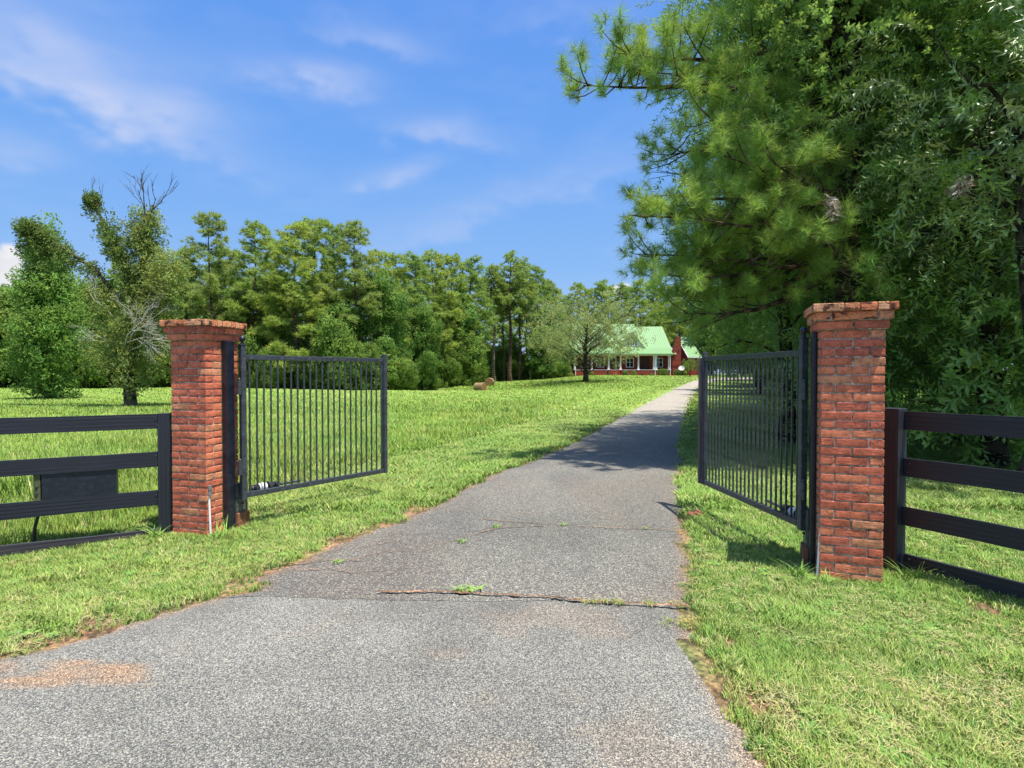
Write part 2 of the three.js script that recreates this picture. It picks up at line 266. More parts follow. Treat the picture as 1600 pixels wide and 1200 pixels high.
const seam = (f) => .07 * (fbm(f * 9, 2.2, 3) - .5) + .02 * (fbm(f * 40, 7, 2) - .5) - .12 * f;
part('road', roadSheet(-5, 4.35, -.004, 90, (x, Z, e) => {
  const n = fbm(x * .8, Z * .8, 4), m = fbm(x * 2.6, Z * 2.6 + 8, 3); let k = .68 + .46 * (n - .5) + .28 * (m - .5); let c = [k * .97, k * .955, k * .84];
  const cl = sm(.62, .15, Math.hypot((x + 2.35 + (Z - 2.9) * .4) / .8, (Z - 2.98) / .24) + (fbm(x * 4, Z * 7, 3) - .5) * 1.5) * (.45 + .6 * fbm(x * 9, Z * 14, 3)) + .16 * sm(.55, .75, fbm(x * 1.7, Z * 2.2 + 3, 3)) + .5 * sm(.16, 0, e + (m - .5) * .12);
  return tintTo(c, [1.2, .77, .45], clamp(cl, 0, .95));
}), M.apron).userData = { kind: 'structure' };
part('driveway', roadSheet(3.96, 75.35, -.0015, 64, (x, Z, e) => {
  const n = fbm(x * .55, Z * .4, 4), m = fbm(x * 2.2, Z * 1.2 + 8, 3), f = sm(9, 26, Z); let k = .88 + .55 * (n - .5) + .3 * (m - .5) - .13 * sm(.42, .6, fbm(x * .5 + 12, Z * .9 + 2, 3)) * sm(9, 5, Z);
  let c = [k * .94, k * .935, k * .85];
  c = tintTo(c, [1.2, 1.11, .99], sm(5.2, 7.5, Z) * .35 + sm(.5, .7, fbm(x * .7 + 3, Z * .3, 3)) * .25);
  c = tintTo(c, [.6, .59, .6], sm(.5, .62, fbm(x * 1.1 + 9, Z * .7, 3)) * .4 * (1 - f));
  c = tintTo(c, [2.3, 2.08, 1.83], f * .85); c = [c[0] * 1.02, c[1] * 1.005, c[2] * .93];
  return tintTo(c, [1.2, .78, .46], .55 * sm(.14, 0, e + (m - .5) * .12) + .14 * sm(.55, .7, fbm(x * .9 + 30, Z * .5, 3)));
}, (f) => seam(f)), M.drive).userData = { kind: 'structure' };
{ // light concrete turning pad by the house
  const s = new THREE.Shape(); PAD.forEach(([x, Z], i) => (i ? s.lineTo(x, Z) : s.moveTo(x, Z))); const g = new THREE.ShapeGeometry(s), p = g.attributes.position, col = new Float32Array(p.count * 3), uv = new Float32Array(p.count * 2);
  for (let i = 0; i < p.count; i++) { const x = p.getX(i), Z = p.getY(i); uv.set([x, Z], i * 2); p.setXYZ(i, x, ground(x, Z) + .12, -Z); col.set([1.9, 1.7, 1.5], i * 3); }
  g.setAttribute('color', new THREE.BufferAttribute(col, 3)); g.setAttribute('uv', new THREE.BufferAttribute(uv, 2)); g.computeVertexNormals(); part('parking_pad', g, M.drive).userData = { kind: 'structure' };
}
// clay that has filled the cracks of the drive
const roadY = (x, Z) => ground(x, Z) + .022 + .0007 * Math.max(0, Z - 5) + .012 * (fbm(x * .9, Z * .9, 2) - .5);
function crack(pts, w, lift, seed) {
  const r = rng(seed), pos = [], uv = [], idx = []; let n = 0;
  for (let s = 0; s < pts.length - 1; s++) { const [a, b] = [pts[s], pts[s + 1]], k = Math.ceil(Math.hypot(b[0] - a[0], b[1] - a[1]) / .035);
    for (let i = 0; i < k; i++) { const t = i / k, x = lerp(a[0], b[0], t) + (r() - .5) * .02, Z = lerp(a[1], b[1], t) + (r() - .5) * .022, q = w * (.25 + 1.2 * r() * vn(x * 5, Z * 5 + seed)); pos.push(x, roadY(x, Z - q) + lift, -(Z - q), x, roadY(x, Z + q) + lift, -(Z + q)); uv.push(x, Z - q, x, Z + q); if (n) idx.push(n * 2 - 2, n * 2, n * 2 - 1, n * 2, n * 2 + 1, n * 2 - 1); n++; } }
  const g = new THREE.BufferGeometry(); g.setAttribute('position', new THREE.Float32BufferAttribute(pos, 3)); g.setAttribute('uv', new THREE.Float32BufferAttribute(uv, 2)); g.setIndex(idx); g.computeVertexNormals(); return g;
}
part('clay_crack', [crack([[-.95, 4.02], [-.55, 4.03], [-.2, 3.98], [.25, 3.93], [.45, 3.86], [.9, 3.8], [1.2, 3.78]], .026, .006, 1), crack([[-.62, 5.15], [-.35, 5.5], [-.1, 5.72], [.35, 5.8]], .012, .004, 2), crack([[-.42, 6.1], [-.1, 5.98], [.4, 5.86], [1.0, 5.72], [1.75, 5.62]], .009, .004, 3), crack([[-1.9, 4.6], [-1.5, 4.72], [-1.2, 4.7]], .012, .004, 4), crack([[-1.6, 5.0], [-1.3, 5.1], [-1.0, 5.35]], .008, .004, 5), crack([[-1.75, 4.45], [-1.45, 4.52], [-1.25, 4.43], [-.95, 4.5]], .006, .004, 6), crack([[-1.35, 4.72], [-1.1, 4.95], [-.75, 4.98], [-.6, 5.15]], .006, .004, 7), crack([[-1.25, 5.55], [-.9, 5.5], [-.55, 5.62]], .005, .004, 8), crack([[-1.0, 4.3], [-.85, 4.55], [-.9, 4.85]], .005, .004, 9), crack([[.35, 5.8], [.42, 5.5], [.3, 5.2], [.4, 4.9]], .004, .004, 10), crack([[-.9, 6.5], [-.5, 6.35], [-.1, 6.4], [.3, 6.25]], .006, .004, 11), crack([[1.0, 5.72], [1.1, 6.1], [1.0, 6.5]], .004, .004, 12)], M.clay).userData = { kind: 'structure' };

// ---------------------------------------------------------------- brick gate pillars
const BW = .415, BH = .0567, BJ = .0105, BD = .092;
const brickGeo = (w, n) => Array.from({ length: n }, (_, i) => boxUV(cbox(w, BH, BD, .006, .0042, 31 + i * 7 + Math.round(w * 900)), 1, i * .31 + w * 3));
const STR = brickGeo(.2027, 4), MID = brickGeo(BW - 2 * BD - 2 * BJ, 4);
function brickPillar(x, Z, turn, seed, label) {
  const r = rng(seed), t = thing('brick_pillar', [x, ground(x, Z), -Z], -turn); tag(t, label, 'gate pillar');
  const mat = () => M.bricks[Math.min(M.bricks.length - 1, Math.floor(r() * 5.6))], pick = (a) => a[Math.floor(r() * a.length)];
  const course = 28, pitch = BH + BJ, H = course * pitch;
  const put = (geo, m, px, y, pz, ry) => { const b = part('brick', geo, m, t); b.position.set(px + (r() - .5) * .002, y, pz + (r() - .5) * .003); b.rotation.set((r() - .5) * .008, ry + (r() - .5) * .012 + (r() < .5 ? Math.PI : 0), (r() - .5) * .006); return b; };
  const ring = (W, y, odd, ms) => {                                   // one course: two bricks on two faces, one between on the others
    const o = W / 2 - BD / 2, q = (W + BJ) / 4;
    const k = W / BW;
    for (const s of [-1, 1]) {
      for (const u of [-1, 1]) { const b = put(pick(STR), ms(), odd ? s * o : u * q, y, odd ? u * q : s * o, odd ? Math.PI / 2 : 0); b.scale.x = (W - BJ) / 2 / .2027; }
      const b = put(pick(MID), ms(), odd ? 0 : s * o, y, odd ? s * o : 0, odd ? 0 : Math.PI / 2); b.scale.x = (W - 2 * BD - 2 * BJ) / (BW - 2 * BD - 2 * BJ);
    }
  };
  part('mortar_core', [at(boxUV(new THREE.BoxGeometry(BW - .014, H + .02, BW - .014)), 0, H / 2 - .01, 0), at(boxUV(new THREE.BoxGeometry(BW + .03, pitch, BW + .03)), 0, H + pitch / 2, 0), at(boxUV(new THREE.BoxGeometry(BW + .07, pitch, BW + .07)), 0, H + pitch * 1.5, 0), at(boxUV(new THREE.BoxGeometry(BW + .1, .044, BW + .1)), 0, H + pitch * 2 + .024, 0)], M.mortar, t);
  for (let k = 0; k < course; k++) ring(BW, (k + .5) * pitch, k % 2, mat);
  ring(BW + .045, H + pitch * .5, 0, mat); ring(BW + .085, H + pitch * 1.5, 1, () => (r() < .35 ? pick(M.capBricks) : mat()));
  // cap: bricks laid flat, mixed lengths in front and behind, narrow ones along the sides
  const W = BW + .13, cy = H + pitch * 2 + .029, ch = .058;
  for (const s of [-1, 1]) {
    let px = -W / 2; const lens = s > 0 ? [.2, .095, .1, .07, .05] : [.1, .2, .095, .1, .05]; const tot = lens.reduce((a, b) => a + b) + .006 * 4;
    for (const l of lens) { const L = l * W / tot; const b = part('brick', boxUV(cbox(L, ch, .098, .005, .003, 90 + Math.round(px * 500) + s), 1, px), pick(M.capBricks), t); b.position.set(px + L / 2, cy + (r() - .5) * .005, s * (W / 2 - .049) + (r() - .5) * .006); b.rotation.y = (r() - .5) * .02; px += L + .006 * W / tot; }
    for (let k = 0; k < 6; k++) { const L = (W - .2) / 6; const b = part('brick', CAPN, pick(M.capBricks), t); b.position.set(s * (W / 2 - .098), cy + (r() - .5) * .005, -W / 2 + .1 + (k + .5) * L); b.rotation.y = (r() < .5 ? Math.PI : 0) + (r() - .5) * .02; }
  }
  part('cap_infill', at(boxUV(new THREE.BoxGeometry(W - .36, .05, W - .2)), 0, cy, 0), M.mortar, t);
  return t;
}
const CAPN = boxUV(cbox(.196, .058, (BW + .13 - .2) / 6 - .006, .005, .003, 77), 1, .3);
const TL = .288, TR = .348;
const off = (x, Z, t, r, b) => [x + Math.cos(t) * r + Math.sin(t) * b, Z - Math.sin(t) * r + Math.cos(t) * b];   // from a front left corner: r along the face, b back
const LP = [-3.305, 5.58], RP = [2.324, 4.33];
{ const c = off(...LP, TL, BW / 2, BW / 2), d = off(...RP, TR, BW / 2, BW / 2);
  brickPillar(c[0], c[1], TL, 101, 'red brick gate pillar on the left of the drive, beside the black control box');
  brickPillar(d[0], d[1], TR, 202, 'red brick gate pillar on the right of the drive, in front of the dark woods'); }

// ---------------------------------------------------------------- steel gate posts, gates, conduits
function gatePost(x, Z, turn, w, dpt, side, label) {
  const t = thing('gate_post', [x, ground(x, Z) - .05, -Z], -turn); tag(t, label, 'gate post');
  part('shaft', at(cbox(w, 1.93, dpt, .006), 0, .965, 0), M.ironNavy, t);
  part('mounting_strip', at(cbox(.018, 1.78, .05, .003), -side * (w / 2 + .011), 1.02, dpt / 2 - .02), M.olive, t);
  part('base_plate', [at(cbox(.03, .3, .16, .004), side * .02, .36, -dpt / 2 - .083)], M.steel, t);
  for (const y of [.3, .43]) part('bolt', at(new THREE.CylinderGeometry(.009, .009, .02, 8), side * .042, y, -dpt / 2 - .08, 0, 0, Math.PI / 2), M.black, t);
  part('footing', at(cbox(.07, .22, .17, .01), side * .02, .1, -dpt / 2 - .087), M.rust, t);
  return t;
}
function driveGate(hx, hZ, fx, fZ, side, label) {                // side: +1 hinge on the left pillar, -1 on the right
  const L = Math.hypot(fx - hx, fZ - hZ), turn = Math.atan2(fZ - hZ, fx - hx);
  const t = thing('steel_gate', [hx, 0, -hZ], turn); tag(t, label, 'gate');     // local x runs from the hinge to the free end
  const y0 = .31, y1 = 1.745;
  part('hinge_upright', [at(cbox(.052, 1.55, .052, .004), 0, y0 + .755, 0), at(cbox(.064, .008, .064, .002), 0, y0 + 1.534, 0)], M.iron, t);
  part('finial', [at(new THREE.SphereGeometry(.03, 16, 12), 0, y0 + 1.592, 0), at(new THREE.CylinderGeometry(.014, .02, .03, 12), 0, y0 + 1.552, 0)], M.ironNavy, t);
  part('end_upright', at(cbox(.05, 1.49, .05, .004), L - .025, y0 + .74, 0), M.iron, t);
  part('top_rail', at(cbox(L - .08, .05, .04, .004), L / 2 - .012, y1 - .025, 0), M.iron, t);
  part('bottom_rail', at(cbox(L - .08, .052, .042, .004), L / 2 - .012, y0 + .026, 0), M.iron, t);
  const n = 23, bar = cbox(.0155, y1 - y0 - .105, .0155, .002);
  for (let k = 0; k < n; k++) { const b = part('bar', bar, M.iron, t); b.position.set(.07 + (L - .15) * k / (n - 1), (y0 + y1) / 2 + .001, 0); }
  for (const y of [.62, 1.42]) { const h = part('hinge', [at(new THREE.CylinderGeometry(.02, .02, .07, 12), 0, y + .036, 0), at(new THREE.CylinderGeometry(.024, .024, .07, 12), 0, y - .037, 0), at(cbox(.03, .05, .02), .0, y + .03, -.0)], M.iron, t); h.position.set(-.045, 0, side * .022); part('hinge_pin', at(new THREE.SphereGeometry(.012, 8, 6), -.045, y + .08, side * .022), M.steel, t); }
  const z = side > 0 ? -.09 : .09;                               // opener arm on the inside of the leaf
  const op = new THREE.Group(); op.name = 'opener_arm'; op.position.set(.12, y0 + .055, z); op.rotation.y = side * .05; t.add(op);
  part('motor_housing', at(new THREE.CapsuleGeometry(.04, .26, 6, 14), .16, 0, 0, 0, 0, Math.PI / 2), M.black, op);
  part('white_sleeve', at(new THREE.CylinderGeometry(.043, .043, .085, 16), .13, .003, 0, 0, 0, Math.PI / 2), M.pvc, op);
  part('push_rod', at(new THREE.CylinderGeometry(.013, .013, .32, 10), .44, 0, 0, 0, 0, Math.PI / 2), M.steel, op);
  part('clamp', at(new THREE.TorusGeometry(.045, .008, 8, 18), .2, 0, 0, Math.PI / 2), M.black, op);
  return t;
}
{ const p = off(...LP, TL, BW + .034, .25), q = off(...RP, TR, -.024, .22);
  gatePost(p[0], p[1], TL, .06, .1, 1, 'dark steel gate post bolted to the road side of the left brick pillar');
  gatePost(q[0], q[1], TR, .036, .1, -1, 'dark steel gate post fixed to the road side of the right brick pillar');
  const h = off(...LP, TL, BW + .125, .34), k = off(...RP, TR, -.085, .3);
  driveGate(h[0], h[1], -1.585, 7.25, 1, 'black steel bar gate swung open over the grass left of the drive');
  const g = driveGate(k[0], k[1], 2.165, 6.5, -1, 'black steel bar gate swung open on the right, brown stop board at its end');
  const L = Math.hypot(2.165 - k[0], 6.5 - k[1]); part('stop_board', at(turnUV(cbox(.034, 1.42, .1, .006, .003, 9)), L + .02, 1.02, 0), M.brownWood, g); }
function conduit(x, Z, lean, turn, label) {
  const t = thing('cable_conduit', [x, ground(x, Z) - .03, -Z], -turn); tag(t, label, 'conduit');
  part('pipe', tube([V(0, 0, 0), V(lean * .5, .2, 0), V(lean, .43, 0)], .0105, 10), M.pvc, t);
  part('junction_box', at(cbox(.042, .1, .03, .004), lean, .475, 0), M.greyBox, t); return t;
}
{ const a = off(...LP, TL, BW + .014, .03), b = off(...RP, TR, -.012, .02);
  conduit(a[0], a[1], -.015, TL, 'white conduit pipe with a grey box up the corner of the left pillar');
  conduit(b[0], b[1], .022, TR, 'white conduit pipe with a grey box beside the right pillar'); }

// ---------------------------------------------------------------- board fences
function fenceRun(name, label, ax, aZ, bx, bZ, tops, postAt, endPostTop, mat) {
  const L = Math.hypot(bx - ax, bZ - aZ), t = thing(name, [ax, 0, -aZ], Math.atan2(bZ - aZ, bx - ax)); tag(t, label, 'fence');
  tops.forEach((y, k) => { const g = new THREE.BoxGeometry(L, .142, .03, 30, 3, 1), p = g.attributes.position;
    for (let i = 0; i < p.count; i++) { const x = p.getX(i), w = (fbm(x * 1.3 + k * 9, 3.1, 2) - .5); p.setY(i, p.getY(i) + w * .014 + (vn(x * 9, k + p.getY(i) * 30) - .5) * .004); p.setZ(i, p.getZ(i) + w * .02); }
    g.computeVertexNormals(); const b = part('board', at(boxUV(g, 1, k * .37), L / 2, 0, 0), k === tops.length - 1 && mat === 0 ? M.boardOld : M.board, t); b.position.set(0, y - .071 + (k % 2 ? .006 : -.004), (k % 3 - 1) * .005); b.rotation.z = [.0025, -.0035, .002, -.0015][k]; for (const dy of [-.035, .035]) part('nail', at(new THREE.CylinderGeometry(.0055, .0055, .006, 8), .035 + dy * .2, dy, mat ? .0165 : -.0165, 0, Math.PI / 2), M.steel, b); });
  postAt.forEach(([x, z, w, top, dp = .05]) => part('post', at(turnUV(boxUV(cbox(w, top + .1, dp, .005, .004, 5 + Math.round(x * 10)))), x, top / 2 - .05, z), M.board, t));
  return t;
}
{ const dl = [(-4.45 + 3.385), (5.01 - 5.62)], f = 3.2;      // left fence runs out of the frame towards the camera
  fenceRun('board_fence', 'black four board fence left of the left pillar with the control box behind it', -3.42, 5.6, -3.42 + dl[0] * f, 5.6 + dl[1] * f, [1.165, .79, .42, .045], [[-.035, -.0, .125, 1.17], [2.44, -.04, .12, 1.16]], 1.17, 0);
  const e = [3.378 - 3.02, 3.80 - 4.456];
  fenceRun('board_fence', 'black four board fence right of the right pillar in front of the dark woods', 3.06, 4.47, 3.06 + e[0] * 4.2, 4.47 + e[1] * 4.2, [1.265, .895, .522, .15], [[-.07, .03, .13, 1.285, .125], [2.46, -.04, .12, 1.27]], 1.28, 1); }
{ // black control box fixed behind the left fence
  const turn = Math.atan2(5.01 - 5.62, -4.45 + 3.385) + Math.PI, t = thing('control_box', [-4.02, .44, -5.36], turn); tag(t, 'black control box mounted behind the left board fence', 'control box');
  part('housing', at(cbox(.56, .36, .18, .006), 0, .12, 0), M.box, t);
  const b = part('bracket', at(cbox(.05, .44, .17, .004), -.312, .1, .0), M.olive, t);
  for (const y of [.05, .11]) part('bolt', at(new THREE.CylinderGeometry(.009, .009, .014, 10), -.312, y, .09, 0, Math.PI / 2), M.steel, b);
  const c = part('power_cable', [tube([V(-4.27, .46, -5.22), V(-4.29, .3, -5.2), V(-4.33, .15, -5.2), V(-4.34, -.06, -5.2)], .014, 8)], M.black); tag(c, 'black cable dropping from the control box into the grass', 'cable');
  const w = part('loose_wire', tube([V(-4.27, .44, -5.2), V(-4.33, .38, -5.15), V(-4.45, .345, -5.08), V(-4.62, .36, -5.0), V(-4.8, .42, -4.93)], .004, 6), M.black); tag(w, 'thin loose black wire sagging under the third board of the left fence', 'wire'); }

// ---------------------------------------------------------------- grass
function tuft(blades, h, wd, spread, seed, segs) {
  const r = rng(seed), tr = [];
  for (let k = 0; k < blades; k++) {
    const a = r() * 6.283, R = Math.sqrt(r()) * spread, b = V(Math.cos(a) * R, 0, Math.sin(a) * R), hh = h * (.45 + .75 * r()), la = r() * 6.283, ln = hh * (.25 + .75 * r()), sd = V(Math.cos(la + 1.57), 0, Math.sin(la + 1.57)).multiplyScalar(wd * (.6 + .7 * r()) / 2);
    const P = (t) => V(b.x + Math.cos(la) * ln * t * t, hh * t * (1 - .22 * t), b.z + Math.sin(la) * ln * t * t);
    let prev = null;
    for (let s = 0; s <= segs; s++) { const t = s / segs, c = P(t), w = sd.clone().multiplyScalar(1 - t * t); if (prev) { if (s === segs) tr.push(prev[0], prev[1], c); else { const n = [c.clone().sub(w), c.clone().add(w)]; tr.push(prev[0], prev[1], n[1], prev[0], n[1], n[0]); prev = n; continue; } } prev = [c.clone().sub(w), c.clone().add(w)]; }
  }
  return triGeo(tr);
}
const grassC = (x, Z, r, kind) => {
  const n = fbm(x * .5 + 40, Z * .5, 3), m = fbm(x * 2.2, Z * 2.2 + 20, 3), k = .8 + .45 * r();
  let c = [lerp(.175, .25, n), lerp(.28, .355, m), lerp(.048, .066, n)];
  if (kind === 1) c = [lerp(.21, .275, n), lerp(.33, .395, m), .055];
  const dry = sm(.56, .74, m) * .5 * (kind ? .6 : 1); c = tintTo(c, [.5, .46, .15], dry * r()); if (r() < .07) c = [.55, .5, .22];
  if (r() < .1) c = [.12, .28, .06];
  return c.map((v) => v * k);
};
{
  const lists = [[], [], [], []], m = new THREE.Matrix4(), q = new THREE.Quaternion(), up = V(0, 1, 0), r = rng(77);
  const dens = (Z) => Math.min(2600, 2600 * Math.pow(3.4 / Math.max(Z, 3.4), 1.85));
  for (let Z = 1.75; Z < 108;) {
    const dz = .12 + Z * .02, x0 = -.93 * Z - .8, x1 = .93 * Z + .8, n = Math.round(dens(Z) * dz * (x1 - x0));
    for (let k = 0; k < n; k++) {
      const x = lerp(x0, x1, r()), z = Z + r() * dz; if (onRoad(x, z, -.02 + .03 * r())) continue;
      if (z > 45 && x > xr(Math.min(z, 75)) + 6) continue; if (z > 72 && x < -8) continue;
      if (inPoly(x, z, PAD)) continue;
      const c = Math.max(clayAt(x, z), z < 12 ? edgeDirt(x, z) * .85 : 0); if (r() < c * .93) continue;
      const dl = xl(Math.min(z, 75)) - x, pat = fbm(x * 1.1, z * 1.1 + 4, 3);
      if (z < 9 && r() > .5 + 1.0 * pat) continue; const lush = z < 9 ? sm(.6, .72, fbm(x * 1.7 + 60, z * 1.7, 3)) : 0;
      const behindFence = z > 5.6 + (x + 3.4) * .57 + .15 && x < -2.6;
      const tall = dl > 2.6 && z > 7 || (behindFence && dl > 2.2) ? sm(.0, 1.2, dl - 2.2) : 0;
      const fx = z > 45 && dl < 30 && dl > 0 ? 1 : 0;
      const s = (1 + .55 * lush) * (z < 5 ? .62 + r() * .38 : .66 + r() * .4 + Math.min(3.4, (z - 5) * .085)), h = (.58 + .42 * r() + .5 * pat + .7 * lush * r()) * (1 + 2.3 * tall * (.6 + .6 * fbm(x * .4, z * .4, 2)) * (1 - sm(14, 40, z) * .65)) * (1 + .1 * sm(10, 40, z));
      q.setFromAxisAngle(up, r() * 6.283); m.compose(V(x, ground(x, z) - .006, -z), q, V(s, h, s));
      lists[z < 6.5 ? (r() < .5 ? 0 : 1) : z < 20 ? 2 : 3].push({ m: m.clone(), c: grassC(x, z, r, tall > .3 || z > 25 ? 1 : 0) });
    }
    Z += dz;
  }
  tag(scatter('lawn_grass', tuft(24, .06, .0052, .055, 1, 3), M.grass, lists[0]), 'short mown green grass along both sides of the drive near the gate', 'grass', null, 'stuff');
  tag(scatter('clover_grass', tuft(20, .05, .0068, .055, 2, 2), M.grass, lists[1]), 'broad bladed short grass mixed through the near lawn', 'grass', null, 'stuff');
  tag(scatter('meadow_grass', tuft(22, .085, .0085, .1, 3, 2), M.grass, lists[2]), 'longer meadow grass just beyond the open gates', 'grass', null, 'stuff');
  tag(scatter('field_grass', tuft(16, .095, .022, .13, 4, 1), M.grass, lists[3]), 'bright green grass of the wide field between the drive and the tree line', 'grass', null, 'stuff');
  // low weeds and dead thatch among the near grass
  const ros = [], thatch = [], rt = [], th = [];
  for (let k = 0; k < 9; k++) { const a = k * .7 + r() * .3, d = V(Math.cos(a), .28 + .3 * r(), Math.sin(a)).normalize(), n0 = V(-d.x * d.y, 1, -d.z * d.y).normalize(); leafTris(rt, V(0, .012, 0), d, n0, .05 + .035 * r(), .02, .5); }
  for (let k = 0; k < 12; k++) { const a = r() * 6.3, p = V((r() - .5) * .16, .02 + .03 * r(), (r() - .5) * .16), d = V(Math.cos(a), (r() - .5) * .5, Math.sin(a)).multiplyScalar(.05 + .05 * r()), w = V(-Math.sin(a), 0, Math.cos(a)).multiplyScalar(.0018); th.push(p.clone().sub(w), p.clone().add(w), p.clone().add(d)); }
  for (let k = 0; k < 9000; k++) { const z = 1.9 + 6 * r() * r() + r(), x = lerp(-.93 * z - .5, .93 * z + .5, r()); if (onRoad(x, z, -.03)) continue; const p1 = fbm(x * 2 + 90, z * 2, 3), p2 = fbm(x * 1.6 + 33, z * 1.6, 3);
    if (p1 > .6 && r() < .3) { const q2 = .45 + .5 * r(); ros.push({ m: new THREE.Matrix4().compose(V(x, ground(x, z) + .012, -z), q.setFromAxisAngle(up, r() * 6.3).clone(), V(q2, q2, q2)), c: [.13 + .06 * r(), .245 + .07 * r(), .05] }); }
    if (p2 > .46 && r() < .3) thatch.push({ m: new THREE.Matrix4().compose(V(x, ground(x, z), -z), q.setFromAxisAngle(up, r() * 6.3).clone(), V(1, 1, 1)), c: [.36 + .12 * r(), .33 + .08 * r(), .13 + .05 * r()] }); }
  tag(scatter('low_weeds', triGeo(rt), M.grass, ros), 'small flat leaved weeds growing low among the near grass', 'weeds', null, 'stuff');
  tag(scatter('dead_thatch', triGeo(th), M.grass, thatch), 'straw coloured dead blades lying in the near grass', 'thatch', null, 'stuff');
  // grass straggling on the drive: counted one by one
  const wt = tuft(44, .07, .006, .045, 9, 3), flat = tuft(60, .035, .006, .12, 10, 2);
  const spots = [[-.32, 4.05, 1.25, .8, wt, 'low green weed tuft in the clay crack across the middle of the drive'], [-.46, 5.22, .8, .9, wt, 'small green weed tuft at the lower end of the slanting crack'], [-.16, 5.72, .8, 1, wt, 'small green weed tuft at the bend of the slanting crack'], [.52, 5.82, .7, .5, wt, 'tiny green weed tuft on the far crack near the middle of the drive'], [1.32, 5.68, .5, .5, wt, 'tiny pale weed tuft on the far crack near the right edge'], [-1.42, 4.66, .9, .6, wt, 'small weed tuft in the broken left edge of the drive']];
  for (const [x, Z, s, h, g, l] of spots) { const o = part('weed_tuft', g, M.grassSingle); o.position.set(x, roadY(x, Z), -Z); o.scale.set(s * (g === wt && x === -.32 ? 2.0 : 1.1), h * .62, s * .9); tag(o, l, 'weed tuft'); }
  const dry = []; for (let k = 0; k < 150; k++) { const f = r(), x = lerp(.42, 1.18, f); if (fbm(x * 9, 4.4, 3) < .36 + .2 * r()) continue; const Z = lerp(3.83, 3.8, f) + (r() + r() - 1) * .05 + .03 * (fbm(x * 6, 1.5, 2) - .5); dry.push({ m: new THREE.Matrix4().compose(V(x, roadY(x, Z) + .003, -Z), q.setFromAxisAngle(up, r() * 6.3).clone(), V(.45, .22 + .3 * r(), .45)), c: r() < .4 ? [.2, .3, .06] : [.38 + .1 * r(), .36, .13] }); }
  for (let k = 0; k < 110; k++) { const a = r() * 6.3, q1 = r(), x = 1.08 + Math.cos(a) * .16 * q1, Z = 3.53 + Math.sin(a) * .1 * q1; if (fbm(x * 12, Z * 12, 3) < .42) continue; dry.push({ m: new THREE.Matrix4().compose(V(x, roadY(x, Z) - .004, -Z), q.setFromAxisAngle(up, r() * 6.3).clone(), V(.45, .2 + .3 * r(), .45)), c: r() < .35 ? [.2, .3, .06] : [.4 + .1 * r(), .37, .13] }); }
  tag(scatter('dry_grass', tuft(15, .05, .006, .05, 6, 2), M.grass, dry), 'yellow dried grass creeping over the seam at the right edge of the drive', 'grass', null, 'stuff');
  // longer weeds at the feet of the pillars and posts
  const clump = tuft(46, .3, .009, .07, 12, 4);
  for (const [x, Z, s, h, l] of [[-2.72, 5.36, .9, .8, 'long grass clump at the foot of the left gate post'], [-3.42, 5.5, .9, .55, 'long grass clump between the left pillar and the fence post'], [2.16, 4.35, .9, .6, 'long pale grass clump at the foot of the right gate post'], [2.3, 4.18, .8, .55, 'small grass clump by the conduit of the right pillar'], [3.0, 4.3, 1.0, .6, 'ragged grass clump under the first board of the right fence'], [3.14, 4.05, .8, .45, 'low ragged grass clump under the right fence further along']]) { const o = part('grass_clump', clump, M.grassSingle); o.position.set(x, ground(x, Z) - .01, -Z); o.scale.set(s, h, s); o.rotation.y = x * 7; tag(o, l, 'grass clump'); }
}
{ const r = rng(8); for (const [x, Z, l] of [[1.98, 6.2, 'lump of red clay on the grass under the right gate']]) { const g = []; for (let k = 0; k < 9; k++) { const s = .025 + r() * .035; g.push(at(new THREE.IcosahedronGeometry(s, 1), (r() - .5) * .16, s * .35, (r() - .5) * .1)); } const o = part('clay_lump', g, M.rust); o.position.set(x, ground(x, Z), -Z); tag(o, l, 'clay lump'); } }

// ---------------------------------------------------------------- trees: leaf and needle pieces
function leafTris(tr, p, dir, nrm, len, wid, droop) {            // one folded leaf: base, two shoulders, tip
  const side = dir.clone().cross(nrm).normalize(), mid = p.clone().addScaledVector(dir, len * .5).addScaledVector(nrm, -droop * len * .15), tip = p.clone().addScaledVector(dir, len).addScaledVector(nrm, -droop * len * .5);
  const a = mid.clone().addScaledVector(side, wid / 2).addScaledVector(nrm, wid * .18), b = mid.clone().addScaledVector(side, -wid / 2).addScaledVector(nrm, wid * .18);
  tr.push(p, a, mid, p, mid, b, a, tip, mid, mid, tip, b);
}
function sprayGeo(n, twig, len, wid, seed, droop = .6, splay = .9) {   // leaves set along a drooping twig that leaves the origin along +y
  const r = rng(seed), tr = [];
  for (let k = 0; k < n; k++) {
    const t = (k + .5) / n, bend = t * t * .45 * twig, p = V(bend, t * twig, (r() - .5) * .05), a = k * 2.4 + r() * .8;
    const dir = V(Math.cos(a) * splay + .25, .55 + .6 * t, Math.sin(a) * splay).normalize(), up = V(-.3 + (r() - .5) * .7, 1, (r() - .5) * .7); const nrm = up.addScaledVector(dir, -up.dot(dir)).normalize();
    leafTris(tr, p, dir, nrm, len * (.65 + .6 * r()), wid * (.7 + .5 * r()), droop * (.6 + .8 * r()));
  }
  return triGeo(tr);
}
